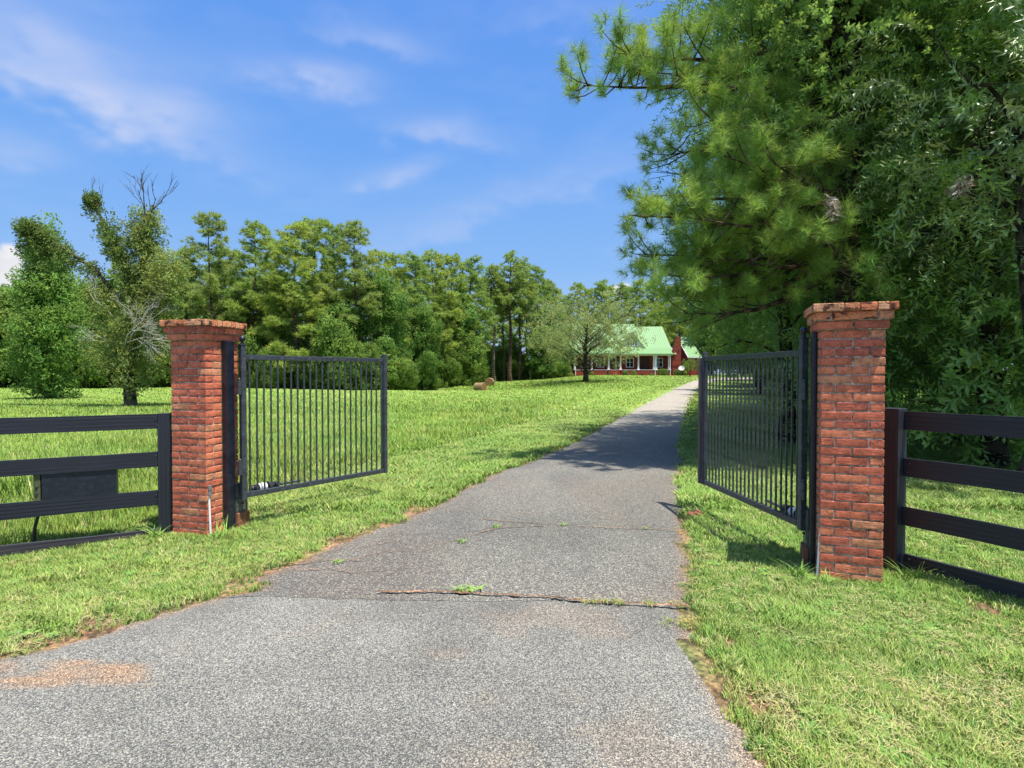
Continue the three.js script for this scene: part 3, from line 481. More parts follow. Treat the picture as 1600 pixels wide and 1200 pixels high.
function needleGeo(n, len, wid, seed, lo = -.25, stem = .1) {
  const r = rng(seed), tr = [];
  for (let k = 0; k < n; k++) {
    const y = lerp(lo, 1, Math.pow(r(), .8)), a = r() * 6.283, s = Math.sqrt(Math.max(0, 1 - y * y)), d = V(Math.cos(a) * s, y, Math.sin(a) * s).normalize(), L = len * (.7 + .4 * r()), b = V(0, r() * stem, 0), sd = d.clone().cross(V(r() - .5, r() - .5, r() - .5)).normalize().multiplyScalar(wid / 2);
    tr.push(b.clone().sub(sd), b.clone().add(sd), b.clone().addScaledVector(d, L).add(V(0, -.12 * L * s, 0)));
  }
  return triGeo(tr);
}
function puffGeo(n, rad, size, seed) {                            // far broad leaves: loose bunch
  const r = rng(seed), tr = [];
  for (let k = 0; k < n; k++) { const p = V(r() - .5, (r() - .5) * .8, r() - .5).multiplyScalar(2 * rad), d = V(r() - .5, r() * .7 - .25, r() - .5).normalize(), u = V(r() - .5, 1, r() - .5), nn = u.addScaledVector(d, -u.dot(d)).normalize(); leafTris(tr, p, d, nn, size * (.7 + .6 * r()), size * .62, .4); }
  return triGeo(tr);
}
const SPRAY = sprayGeo(22, .42, .112, .034, 1, .7), SPRAY_BIG = sprayGeo(14, .4, .135, .054, 2, .7), SPRAY_SMALL = sprayGeo(18, .34, .085, .045, 3, .4), NEEDLE = needleGeo(72, .2, .0068, 4, -.2, .16), FARTUFT = needleGeo(30, .44, .05, 5, -.15, .1), PUFF = puffGeo(20, .34, .26, 6), PUFF_S = puffGeo(24, .2, .1, 7);
const Q = new THREE.Quaternion(), UP = V(0, 1, 0);
function place(list, p, dir, roll, s, c) { Q.setFromUnitVectors(UP, dir).multiply(new THREE.Quaternion().setFromAxisAngle(UP, roll)); list.push({ m: new THREE.Matrix4().compose(p, Q.clone(), V(s, s, s)), c }); }
const leafC = (r, base, v = .3) => { const k = 1 - v / 2 + v * r(), w = (r() - .5) * v * .5; return [base[0] * k * (1 + w), base[1] * k, base[2] * k * (1 - w)]; };
const sphere = (r) => { const y = r() * 2 - 1, a = r() * 6.283, s = Math.sqrt(1 - y * y); return V(Math.cos(a) * s, y, Math.sin(a) * s); };
// pine: straight trunk, whorls of upcurved limbs carrying bunches of needle tufts
function pine(o) {
  const r = rng(o.seed), wood = [], list = [], H = o.H, r0 = o.r0 ?? H * .013;
  const wob = (y) => V((o.lean ?? 0) * y * y / H + .12 * Math.sin(y * .5 + o.seed), y, .12 * Math.sin(y * .37 + o.seed * 2));
  const tp = [], tr = []; for (let k = 0; k <= 12; k++) { const y = H * k / 12; tp.push(k ? wob(y) : V(0, -.2, 0)); tr.push(r0 * (1 - .86 * k / 12) * (k ? 1 : 1.35)); } wood.push(tube(tp, tr, o.near ? 12 : 7));
  const nB = o.nB ?? 38;
  for (let k = 0; k < nB; k++) {
    const f = (k + r() * .8) / nB, t = lerp(o.base, .985, f), y = H * t, env = Math.min(1, .6 + f * 2.2) * Math.pow(1 - f, .85) * 1.08 + .13, L = o.R * env * (.6 + .55 * r()), a = k * 2.4 + r() * 1.1, rise = lerp(-.12, .75, f) + (r() - .5) * .3;
    const p0 = wob(y), d = V(Math.cos(a), 0, Math.sin(a)), P = (s) => p0.clone().addScaledVector(d, L * s).add(V(0, L * (rise * s * .6 + .35 * s * s), 0));
    const br = r0 * .22 * (1 - t * .6) * (.6 + L / o.R * .6); wood.push(tube([P(0), P(.35), P(.7), P(1)], [br, br * .75, br * .5, br * .18], 5, false));
    const nSub = Math.max(3, Math.round(L * (o.sub ?? 2.4)));
    for (let q = 0; q < nSub; q++) {
      const s = q === 0 ? 1 : lerp(.38, 1, Math.pow(r(), .7)), b = P(s), sd = V(r() - .5, .1 + r() * .45, r() - .5).multiplyScalar(1.5 * (1.1 - s * .5)).add(d.clone().multiplyScalar(.2)), c = b.clone().add(sd.clone().multiplyScalar(.8));
      wood.push(tube([b, b.clone().lerp(c, .5).add(V(0, -.04, 0)), c], [br * .35 + .004, br * .25 + .003, .004], 4, false));
      const nt = o.tufts ?? 5; for (let w = 0; w < nt; w++) { const off = sphere(r).multiplyScalar((o.clump ?? .5) * Math.cbrt(r())); off.y *= .6; const u = V(off.x * .8, .6 + r() * .7, off.z * .8).normalize(); place(list, c.clone().add(off), u, r() * 6.3, (o.ts ?? 1) * (.75 + .5 * r()), leafC(r, o.col ?? [.105, .165, .035], .45)); }
    }
  }
  return { wood, list };
}
// broad-leaved: limbs reach from the trunk into uneven bunches of leaf sprays
function broad(o) {
  const r = rng(o.seed), wood = [], list = [], H = o.H, r0 = o.r0 ?? H * .016, split = o.split ?? Math.max(.6, o.base + .4);
  const top = H * .82, lean = o.lean ?? [0, 0], wob = (y) => V(lean[0] * y / H + .1 * Math.sin(y * .9 + o.seed), y, lean[1] * y / H + .1 * Math.sin(y * .7 + o.seed * 3));
  const tp = [], tr = []; for (let k = 0; k <= 9; k++) { tp.push(k ? wob(top * k / 9) : V(0, -.15, 0)); tr.push(r0 * (1 - .85 * k / 9) * (k ? 1 : 1.4)); } wood.push(tube(tp, tr, 9));
  const cy = (H + o.base) / 2, hy = (H - o.base) / 2;
  for (let k = 0; k < o.n; k++) {
    let d = sphere(r); const rad = Math.pow(r(), o.shell ?? .33), taper = o.cone ? lerp(1.3, .12, clamp((d.y * rad + 1) / 2, 0, 1)) : 1;
    const c = V(d.x * o.R * rad * taper + lean[0], cy + d.y * hy * rad, d.z * o.R * rad * taper + lean[1]); if (o.keep && !o.keep(c)) continue;
    const rc = o.rc * (.6 + .8 * r()), hook = clamp(c.y - Math.hypot(c.x, c.z) * .55, split * .6, top * .97), p0 = wob(hook), br = r0 * (o.limb ?? .2) * (.5 + r());
    const mid = p0.clone().lerp(c, .55).add(V(0, .25 * rc, 0)); wood.push(tube([p0, p0.clone().lerp(mid, .5).add(V(0, .1, 0)), mid, c], [br, br * .75, br * .5, .008], 5, false));
    const ns = Math.round(o.dens * rc * rc * (o.thin ?? 1)), out = V(c.x - lean[0], (c.y - cy) * o.R / hy, c.z - lean[1]).normalize();
    for (let q = 0; q < 3; q++) { const e = c.clone().add(sphere(r).multiplyScalar(rc * .8)); wood.push(tube([mid.clone().lerp(c, .6), c.clone().lerp(e, .4), e], [br * .35, br * .25, .004], 4, false)); }
    for (let q = 0; q < ns; q++) {
      const s = sphere(r), p = c.clone().add(s.clone().multiplyScalar(rc * Math.cbrt(.25 + .75 * r()))); p.y = Math.max(p.y, (o.floor ?? .05)); if (o.keep && !o.keep(p)) continue;
      const u = s.multiplyScalar(.7).addScaledVector(out, .5).add(V((r() - .5) * .6, (o.droop ?? -.1) + (r() - .5) * .6, (r() - .5) * .6)).normalize();
      place(list, p, u, r() * 6.3, (o.ls ?? 1) * (.75 + .5 * r()), leafC(r, o.col, .5));
    }
  }
  return { wood, list };
}
// a crown joined into one mesh, for the trees that are copied (the copies share it)
function joined(geo, list) {
  const p = geo.attributes.position.array, nn = geo.attributes.normal.array, n = p.length / 3, N = n * list.length, pos = new Float32Array(N * 3), nor = new Float32Array(N * 3), col = new Float32Array(N * 3);
  list.forEach(({ m, c }, k) => { const e = m.elements, s = 1 / Math.hypot(e[0], e[1], e[2]); for (let i = 0, o = k * n * 3; i < n; i++, o += 3) { const x = p[i * 3], y = p[i * 3 + 1], z = p[i * 3 + 2], a = nn[i * 3], b = nn[i * 3 + 1], d = nn[i * 3 + 2];
    for (let q = 0; q < 3; q++) { pos[o + q] = e[q] * x + e[4 + q] * y + e[8 + q] * z + e[12 + q]; nor[o + q] = (e[q] * a + e[4 + q] * b + e[8 + q] * d) * s; col[o + q] = c[q]; } } });
  const g = new THREE.BufferGeometry(); g.setAttribute('position', new THREE.BufferAttribute(pos, 3)); g.setAttribute('normal', new THREE.BufferAttribute(nor, 3)); g.setAttribute('color', new THREE.BufferAttribute(col, 3)); return g;
}
const byVertex = new Map(); const vcol = (m) => { if (!byVertex.has(m)) { const c = m.clone(); c.vertexColors = true; byVertex.set(m, c); } return byVertex.get(m); };
function plant(name, label, cat, x, Z, res, barkM, leafGeo, leafM, group, turn = 0) {
  const t = thing(name, [x, ground(x, Z) - .02, -Z], turn); tag(t, label, cat, group);
  if (res.wood.length) part('trunk', res.wood, barkM, t);
  if (res.list.length) { if (group || leafM === M.leafFar || leafM === M.needleFar) part('crown', joined(leafGeo, res.list), vcol(leafM), t).userData = { kind: 'stuff' }; else scatter('crown', leafGeo, leafM, res.list, t); }
  return t;
}
const DK = [.215, .36, .07], MID_G = [.27, .42, .08];

// ---------------------------------------------------------------- woods right of the drive
{
  const r = rng(31), res = pine({ seed: 3, H: 16, base: .6, R: 2.6, nB: 20, near: true, r0: .24, sub: 2.6, tufts: 6, clump: .35, ts: 1.1, col: [.33, .48, .08] });
  const trunk = V(6.1, 0, -10.4);
  // limbs that hang out over the drive: height on the trunk, tip, leafiness
  const limbs = [[7.6, [1.15, 6.15, -9.5], 1.1], [7.9, [1.6, 6.55, -9.3], 1], [7.2, [2.5, 6.1, -9.0], .9], [7.0, [2.7, 5.2, -9.9], .9], [6.4, [3.1, 5.4, -8.8], .8], [5.3, [2.5, 4.35, -9.2], 1], [5.2, [3.3, 4.75, -8.6], 1], [5.0, [3.0, 3.95, -8.8], 1], [4.9, [3.9, 4.55, -8.4], 1], [4.4, [2.1, 3.45, -9.5], .9], [4.3, [2.9, 3.3, -9.1], 1], [4.1, [3.5, 3.15, -8.8], .9], [3.8, [3.0, 2.75, -9.8], .8], [3.6, [4.4, 3.5, -8.4], .8], [4.0, [2.2, 3.05, -9.2], .9], [4.6, [2.7, 3.75, -8.4], 1], [3.5, [2.7, 2.45, -9.4], .8], [5.0, [1.9, 4.0, -9.1], .8]];
  for (const [h, tip, dn] of limbs) {
    const a = V(0, h, 0), b = V(...tip).sub(trunk), len = a.distanceTo(b), P = (s) => a.clone().lerp(b, s).add(V(.12 * Math.sin(s * 5 + h), -.3 * Math.sin(s * Math.PI) + .1 * s, .12 * Math.cos(s * 4 + h)));
    res.wood.push(tube([0, .2, .4, .6, .8, 1].map(P), [.07, .058, .046, .034, .02, .006], 7, false));
    const nb = Math.round(len * 5.2 * dn);
    for (let k = 0; k < nb; k++) {
      const s = lerp(.3, 1.0, Math.pow((k + r()) / nb, .75)), p = P(Math.min(1, s)), L = .35 + .75 * (1.15 - s) * r() + .15, d = V(r() - .65, (r() - .28) * .9, r() - .5).normalize(), e = p.clone().addScaledVector(d, L);
      res.wood.push(tube([p, p.clone().lerp(e, .5).add(V(0, -.05, 0)), e], [.014, .01, .005], 4, false));
      const nt = 4 + Math.floor(r() * 4); for (let q = 0; q < nt; q++) { const t = p.clone().lerp(e, .35 + .65 * (q + 1) / nt).add(sphere(r).multiplyScalar(.1)), u = d.clone().multiplyScalar(.5).add(V((r() - .5) * .9, .35 + r() * .6, (r() - .5) * .9)).normalize(); place(res.list, t, u, r() * 6.3, .85 + .4 * r(), leafC(r, [.35, .50, .09], .5)); }
    }
  }
  plant('pine_tree', 'large pine whose long needled limbs reach left over the drive at the top right', 'pine tree', trunk.x, -trunk.z, res, M.barkPine, NEEDLE, M.needle);
}
const RW = [ // x, Z, H, base, R, n, density, geometry, colour, gloss, label
  [8.1, 9.6, 13, .9, 3.5, 95, 26, SPRAY, DK, 1, 'dark glossy leaved tree filling the top right corner above the right fence'],
  [6.1, 12.8, 13, 1.5, 3.3, 90, 22, SPRAY, [.27, .42, .085], 0, 'dense drooping leaved tree standing behind the right gate'],
  [9.6, 12.4, 14.5, .6, 3.4, 85, 20, SPRAY_SMALL, DK, 0, 'tall dark tree in the woods behind the right brick pillar'],
  [9.3, 17.2, 14, 1.5, 3.3, 75, 17, SPRAY, MID_G, 0, 'mid green tree seen through the upper bars of the right gate'],
  [12.2, 21.5, 13, 1.3, 3.4, 65, 15, SPRAY_SMALL, [.28, .43, .085], 0, 'fourth broad leaved tree along the right edge of the drive'],
  [14.6, 27, 13, 1.2, 3.4, 60, 14, SPRAY_SMALL, MID_G, 0, 'fifth broad leaved tree along the right edge of the drive'],
  [17.4, 33, 12.5, 1.0, 3.5, 55, 13, SPRAY_SMALL, [.28, .43, .085], 0, 'sixth broad leaved tree along the right edge of the drive'],
];
RW.push([6.9, 7.7, 6.0, 3.5, 1.15, 15, 10, SPRAY, [.33, .44, .17], 1, 'slender added tree at the upper right edge, sky sheen painted into its pale leaf colour']);  // tree added to carry the leaves' sky sheen, painted as pale colour
RW.push([5.7, 9.9, 12.5, 4.6, 2.1, 60, 18, SPRAY_SMALL, [.32, .46, .09], 0, 'small leaved tree whose crown hides the trunk of the large pine at the top']);
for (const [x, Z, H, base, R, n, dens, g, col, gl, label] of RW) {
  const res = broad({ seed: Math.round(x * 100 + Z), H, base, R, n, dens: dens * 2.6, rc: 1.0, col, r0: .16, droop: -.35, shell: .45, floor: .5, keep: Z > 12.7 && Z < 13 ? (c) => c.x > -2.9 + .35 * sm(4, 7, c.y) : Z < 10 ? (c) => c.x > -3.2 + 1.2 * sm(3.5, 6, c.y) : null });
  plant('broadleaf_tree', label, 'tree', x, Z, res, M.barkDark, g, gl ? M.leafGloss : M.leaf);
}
{ // understorey with large leaves at the wood's edge
  const rows = [[7.7, 9.1, 3.4, 1.35, 'lush large leaved sapling at the right edge of the frame above the fence'], [6.6, 11.8, 2.6, 1.1, 'leafy sapling in the shade between the right pillar and its fence'], [9.5, 11.4, 3.0, 1.4, 'broad leafy shrub in the dark behind the right fence boards']];
  for (const [x, Z, H, R, label] of rows) plant('leafy_sapling', label, 'sapling', x, Z, broad({ seed: Math.round(x * 77), H, base: .25, R, n: 22, dens: 46, rc: .55, col: [.25, .42, .085], r0: .035, droop: -.1, shell: .4 }), M.barkDark, SPRAY_BIG, M.leafGloss);
  // deeper woods, one built and the rest copied
  const base = plant('forest_tree', 'tree deep in the dark woods behind the right fence', 'tree', 13.2, 14.5, broad({ seed: 99, H: 15, base: .4, R: 3.6, n: 80, dens: 34, rc: 1.15, col: DK, r0: .17, droop: -.2, shell: .5, ls: 1.3 }), M.barkDark, SPRAY_SMALL, M.leaf, 'trees deep in the woods on the right');
  let k = 0; for (const [x, Z] of [[11.5, 18.5], [16, 19.5], [14.4, 24], [19, 26], [17, 31], [12.9, 10.6], [17.5, 13], [22, 21], [23, 33], [19.5, 38]]) { const s = .85 + .3 * r01(k++); const c = copyOf(base, 'forest_tree', [x, ground(x, Z), -Z], k * 1.9, [s, s * (.9 + .2 * r01(k + 50)), s]); c.userData = { ...base.userData }; }
  const far = plant('roadside_tree', 'tree at the far end of the drive\'s right hand row', 'tree', 17.6, 41, broad({ seed: 151, H: 12.5, base: .8, R: 3.6, n: 48, dens: 24, rc: 1.2, col: [.28, .4, .09], r0: .16, shell: .45, ls: 1 }), M.barkDark, PUFF, M.leafFar, 'far trees along the right side of the drive');
  for (const [x, Z, s] of [[21, 49, 1], [24, 57, 1.05], [26.5, 47, 1.1], [28.5, 63, 1], [33, 70, 1.1], [31, 55, 1.2], [39, 74, 1.2], [24.5, 40, 1.2]]) { const c = copyOf(far, 'roadside_tree', [x, ground(x, Z), -Z], Z, [s, s, s]); c.userData = { ...far.userData }; }
}
function r01(k) { return hash2(k * 7 + 3, 91); }
for (const [x, y, Z, sx, a, label] of [[4.62, 3.93, 8.35, 1, .3, 'brown webworm nest hanging in the leaves above the right gate'], [5.72, 3.93, 7.4, .8, -.7, 'pale webworm nest on a twig near the right edge of the frame']]) {
  const r = rng(Math.round(x * 50)), t = thing('webworm_nest', [x, y, -Z]); tag(t, label, 'webworm nest'); t.rotation.z = a; const dead = [], web = [];
  for (let k = 0; k < 46; k++) { const d = sphere(r), p = V(d.x * .1, d.y * .17, d.z * .1).multiplyScalar(Math.cbrt(r())), n = sphere(r), dd = sphere(r); leafTris(k % 2 ? dead : web, p, dd, n.addScaledVector(dd, -n.dot(dd)).normalize(), .06 + .06 * r(), .035, .8); }
  for (let k = 0; k < 90; k++) { const a0 = sphere(r).multiply(V(.12, .2, .12)), b0 = sphere(r).multiply(V(.12, .2, .12)), w = V(.002, .002, 0); web.push(a0.clone().sub(w), a0.clone().add(w), b0); }
  part('dead_leaves', triGeo(dead), M.deadLeaf, t); part('web', triGeo(web), M.web, t); part('twig', tube([V(0, -.2, 0), V(.02, .1, 0), V(0, .5, -.1)], .006, 5), M.barkDark, t);
}

// ---------------------------------------------------------------- tree line behind the field
{
  const protos = [11, 12, 13, 14].map((seed, k) => pine({ seed, H: 16, base: [.14, .22, .08, .34][k], R: [3.1, 2.8, 3.4, 2.9][k], nB: [44, 38, 48, 34][k], r0: .2, sub: 2.6, tufts: 5, clump: .62, ts: 1.08, col: [[.36, .46, .10], [.31, .43, .10], [.39, .48, .10], [.35, .43, .11]][k] }));
  const GP = 'pines standing in the tree line behind the field', first = [];
  const spots = []; const r = rng(66);
  // tree line: pixel column, distance, height
  for (const [u, Z, H, k] of [[292, 62, 14.5, 1], [330, 60, 17.6, 3], [362, 66, 15.5, 0], [398, 61, 17.2, 0], [430, 66, 16.5, 1], [462, 60, 17, 2], [492, 63, 18.2, 0], [522, 67, 18.6, 1], [556, 63, 17.8, 3], [592, 68, 16.2, 2], [618, 72, 16.6, 0], [648, 76, 17, 1], [676, 80, 18, 2], [706, 84, 18.5, 0], [736, 88, 18.6, 1], [838, 97, 18.5, 1], [862, 106, 16.5, 0], [250, 68, 13.5, 2], [216, 72, 12.5, 0], [178, 70, 11.5, 2]]) spots.push([u, Z, H, k]);
  for (let i = 0; i < 22; i++) spots.push([190 + i * 31 + r() * 18, 72 + i * 1.6 + r() * 7, 14.5 + r() * 2.4 + (i > 11 ? 2 : 0), Math.floor(r() * 4)]);
  for (let i = 0; i < 16; i++) spots.push([868 + i * 16 + r() * 8, 128 + r() * 22, 19.5 + r() * 3.5, Math.floor(r() * 3)]);
  const own = { 330: 'open crowned pine of the tree line rising just right of the dying tree', 362: 'pine of the tree line directly above the left brick pillar', 492: 'tall pine of the tree line above the middle of the left gate', 522: 'highest pine of the tree line above the left gate, right of its middle', 556: 'pine of the tree line above the free end of the left gate', 618: 'first pine of the tree line just right of the left gate', 736: 'pine of the tree line above the hay bales, left of the pale bare trunk', 862: 'last pine at the right end of the tree line, left of the green roof' };
  for (const [u, Z, H, k] of spots) {
    const x = (u - 800) / 900 * Z, s = H / 16, w = s * (.9 + .3 * r()), rear = Z > 120;
    if (!first[k]) { first[k] = plant('pine_tree', 'pine in the long tree line behind the field, one of many alike', 'pine tree', x, Z, protos[k], M.barkPine, FARTUFT, M.needleFar, GP, r() * 6); first[k].scale.set(w, s, w); if (own[u]) first[k].userData = { label: own[u], category: 'pine tree' }; }
    else { const c = copyOf(first[k], 'pine_tree', [x, ground(x, Z), -Z], r() * 6.3, [w, s, w]); c.userData = rear ? { label: 'tall pine rising behind the green roofed house', category: 'pine tree', group: 'pines rising behind the house' } : own[u] ? { label: own[u], category: 'pine tree' } : { ...tag({}, 'pine in the long tree line behind the field, one of many alike', 'pine tree', GP).userData }; }
  }
  // lone pines with bare trunks at the right end of the tree line
  for (const [u, Z, H, base, R, bk, label, sd, rr] of [[772, 92, 18.2, .66, 2.1, M.barkPale, 'slim pine with a pale bare trunk behind the two hay bales', 41, .3], [797, 93, 20.5, .5, 3.6, M.barkPine, 'tallest pine at the right end of the tree line with a full round crown', 42, .36], [812, 95, 19.6, .55, 3.0, M.barkPine, 'brown trunked pine just right of the tallest pine', 43, .26], [787, 95, 16, .62, 1.8, M.barkGrey, 'thin grey trunked pine between the pale trunk and the tallest pine', 44, .16]]) {
    const x = (u - 800) / 900 * Z; plant('pine_tree', label, 'pine tree', x, Z, pine({ seed: sd, H, base, R, nB: 30, r0: rr, sub: 2.6, tufts: 6, clump: .68, col: [.35, .45, .11] }), bk, FARTUFT, M.needleFar);
  }
  // dark broad-leaved understorey along the foot of the pines
  const und = plant('understorey_tree', 'dark leafy young tree at the foot of the tree line pines', 'tree', -18, 60, broad({ seed: 71, H: 6.5, base: .1, R: 2.3, n: 34, dens: 13, rc: 1.0, col: [.2, .31, .06], r0: .07, shell: .4 }), M.barkDark, PUFF, M.leafFar, 'leafy young trees along the foot of the tree line');
  const rr = rng(81);
  const us = []; for (let u = 268; u < 890; u += 19) { const Z = u < 640 ? 57.5 + rr() * 4 + sm(540, 640, u) * 8 : 70 + (u - 640) * .115 + rr() * 4; us.push([u + rr() * 8, Z, .38 + rr() * .5]); if (rr() < .75) us.push([u + 9 + rr() * 10, Z + 5 + rr() * 3, .5 + rr() * .4]); }
  for (let u = -60; u < 270; u += 24) us.push([u + rr() * 14, 54 + rr() * 8, .9 + rr() * .55], [u + rr() * 20, 66 + rr() * 6, 1.25 + rr() * .35]);
  for (const [u, Z0, s] of us) { const Z = u > 748 && u < 832 ? Math.max(Z0, 99) : Z0; const x = (u - 800) / 900 * Z; const c = copyOf(und, 'understorey_tree', [x, ground(x, Z), -Z], rr() * 6.3, [s * (.8 + .5 * rr()), s * (.7 + .75 * rr()), s * (.8 + .4 * rr())]); c.userData = { ...und.userData }; }
  const hw = plant('hardwood_tree', 'broad leaved tree of darker green mixed in among the tree line pines', 'tree', (598 - 800) / 900 * 64, 64, broad({ seed: 733, H: 13, base: .6, R: 2.9, n: 60, dens: 13, rc: 1.05, col: [.18, .31, .065], r0: .17, shell: .4 }), M.barkDark, PUFF, M.leafFar, 'broad leaved trees among the tree line pines');
  for (const [u, Z, q, w] of [[380, 64, .85, 1.1], [447, 70, 1, 1], [535, 62, .72, 1.2], [660, 72, .8, 1], [720, 84, .95, 1.1], [868, 98, .85, 1.2], [845, 93, .62, 1.2], [262, 64, .8, 1.1], [120, 66, .78, 1.3], [40, 60, .72, 1.4], [-10, 63, .8, 1.2], [-60, 58, .8, 1.3]]) { const x = (u - 800) / 900 * Z, c = copyOf(hw, 'hardwood_tree', [x, ground(x, Z), -Z], u, [q * w, q, q * w]); c.userData = { ...hw.userData }; }
  for (const [x, Z, q] of [[44, 93, 1.6], [51, 97, 1.8], [38.5, 96, 1.5], [57, 92, 1.7], [64, 100, 1.9], [47, 106, 2], [58, 108, 2], [40, 64, 1.3], [46, 72, 1.5], [52, 80, 1.6], [36.5, 108, 2]]) { const c = copyOf(und, 'pad_side_tree', [x, ground(x, Z), -Z], Z, [q, q, q]); c.userData = { label: 'leafy tree beyond the light turning pad, seen through the right gate', category: 'tree', group: 'leafy trees beyond the turning pad' }; }
}
// ---------------------------------------------------------------- single trees in the left of the field
plant('sweetgum_tree', 'dense green cone shaped tree on the left, leafy down to the grass', 'tree', -25.15, 31.2, broad({ seed: 205, H: 9.6, base: -.3, R: 1.7, n: 140, dens: 34, rc: .62, col: [.24, .39, .08], ls: 1.3, r0: .12, shell: .4, cone: true }), M.barkGrey, PUFF_S, M.leafFar);
{
  const r = rng(303), wood = [], bone = [], list = [], W = (...a) => a.map((p) => V(p[0], p[1], p[2] ?? 0));
  const T = W([0, -.15], [-.06, 1.2, .05], [0, 2.6, 0], [.28, 4.4, .1], [.58, 6.3, 0], [.74, 8.1, .1]);
  wood.push(tube(T, [.27, .2, .19, .15, .11, .06], 10));
  const armA = W([.1, 3.5], [-.6, 4.9, .2], [-1.2, 5.8, .3], [-2.1, 6.4, .3], [-3.1, 7.0, .2], [-3.75, 7.65, .2], [-4.3, 7.6, .2]), armB = W([.3, 4.6], [-.3, 5.9, -.3], [-1.1, 7.4, -.4], [-1.75, 8.7, -.4], [-1.8, 9.0, -.3]), armC = W([.4, 5], [-.2, 6.4, .3], [-.5, 7.1, .2], [-1.0, 8.0, .2]), armD = W([.2, 3.4], [1.0, 4.6, .3], [1.6, 5.4, .3], [1.9, 6.2, .2]);
  for (const [a, w] of [[armA, .11], [armB, .1], [armC, .06], [armD, .07]]) wood.push(tube(a, a.map((_, i) => w * (1 - .75 * i / (a.length - 1))), 7));
  const fork = (p, d, L, w, lv, outL, spread = .9) => { const e = p.clone().addScaledVector(d, L); outL.push(tube([p, p.clone().lerp(e, .5).add(sphere(r).multiplyScalar(L * .07)), e], [w, w * .75, w * .5], 5, false)); if (lv > 0) for (let k = 0; k < 3; k++) { const s = .35 + .65 * r(); fork(p.clone().lerp(e, s), d.clone().add(sphere(r).multiplyScalar(spread)).normalize(), L * (.45 + .3 * r()), w * .55, lv - 1, outL, spread); } };
  for (const [p, d, L, w] of [[V(.7, 7.8, 0), V(-.25, 1, 0), 1.35, .022], [V(.74, 8, .1), V(.0, 1, .1), 1.25, .028], [V(.74, 7.9, .1), V(.75, .85, 0), 1.2, .024], [V(.7, 7.6, .1), V(.6, .9, .3), 1.3, .025], [V(-.5, 6.6, .2), V(-.15, 1, .1), 1.6, .02], [V(-1.8, 8.9, -.3), V(.2, 1, 0), .5, .012]]) fork(p, d.normalize(), L, w, 2, wood, .55);
  for (const [p, d, L, w] of [[V(.1, 2.7, .5), V(.85, .6, .75), 1.35, .026], [V(.3, 2.9, .5), V(.7, .85, .7), 1.45, .024], [V(.3, 2.5, .5), V(1, .35, .6), 1.3, .022], [V(.5, 3.2, .6), V(1, .5, .5), 1.25, .02], [V(.4, 3.1, .6), V(.9, .75, .2), 1.4, .02], [V(.2, 2.8, .6), V(1, .2, .4), 1.2, .018], [V(-.3, 3.7, .4), V(-.6, .85, .5), 1.1, .016], [V(-.1, 2.7, .2), V(-.9, .4, .5), 1.1, .014]]) fork(p, d.normalize(), L, w, 4, bone, .7);
  const vine = (pts, rad, n, drop, col) => { for (let k = 0; k < n; k++) { let f = r(); f = (f + .5 / 9 * Math.sin(f * 56)) * (pts.length - 1); f = clamp(f, 0, pts.length - 1.001); if (vn(f * 3.7 + rad * 50, n) < .32) continue; const i = Math.floor(f), c = pts[i].clone().lerp(pts[Math.min(i + 1, pts.length - 1)], f - i), o = sphere(r).multiplyScalar(rad * Math.cbrt(r())); o.y -= drop * r() * r(); place(list, c.add(o), V(o.x, .1 - r() * .5, o.z).normalize(), r() * 6.3, .6 + .5 * r(), leafC(r, col, .6)); } };
  const OL = [.34, .40, .11], VD = [.2, .28, .07];
  vine(armA.slice(1), .24, 300, 1.0, VD); vine(armA.slice(4), .24, 200, 1.8, VD); vine(armB.slice(1), .2, 170, .7, VD); vine(armB.slice(3), .2, 60, .6, VD); vine(armC, .42, 200, .8, VD);
  vine(T.slice(2), .8, 620, .6, OL); vine(T.slice(1, 4), .8, 330, .3, OL); vine(T.slice(3), .5, 420, .4, [.24, .3, .07]); vine(armD, .8, 520, 1.2, OL); vine(W([-.9, 2.2], [-1.2, 3.6], [-.6, 5]), .9, 420, .5, OL); vine(W([.9, 2.0], [1.5, 3.0], [1.2, 4.4]), .9, 420, .6, OL);
  const t = plant('dying_tree', 'dying tree on the left with bare top twigs and vines draped over its crooked arms', 'tree', -15.74, 23.8, { wood, list }, M.barkGrey, PUFF_S, M.leafFar);
  part('dead_branches', bone, M.bone, t);
}
{ // spreading thin-leaved tree in front of the house
  const { wood, list } = broad({ seed: 404, H: 11.6, base: 1.7, R: 8.2, n: 155, dens: 5.4, rc: 1.3, col: [.38, .44, .16], r0: .36, split: 1.5, shell: .5, droop: -.2, ls: 1.5, limb: .1 });
  plant('spreading_tree', 'wide thin leaved tree with low forked trunk on the lawn before the house', 'tree', 9.6, 75, { wood, list }, M.barkDark, PUFF_S, M.leafFar);
}

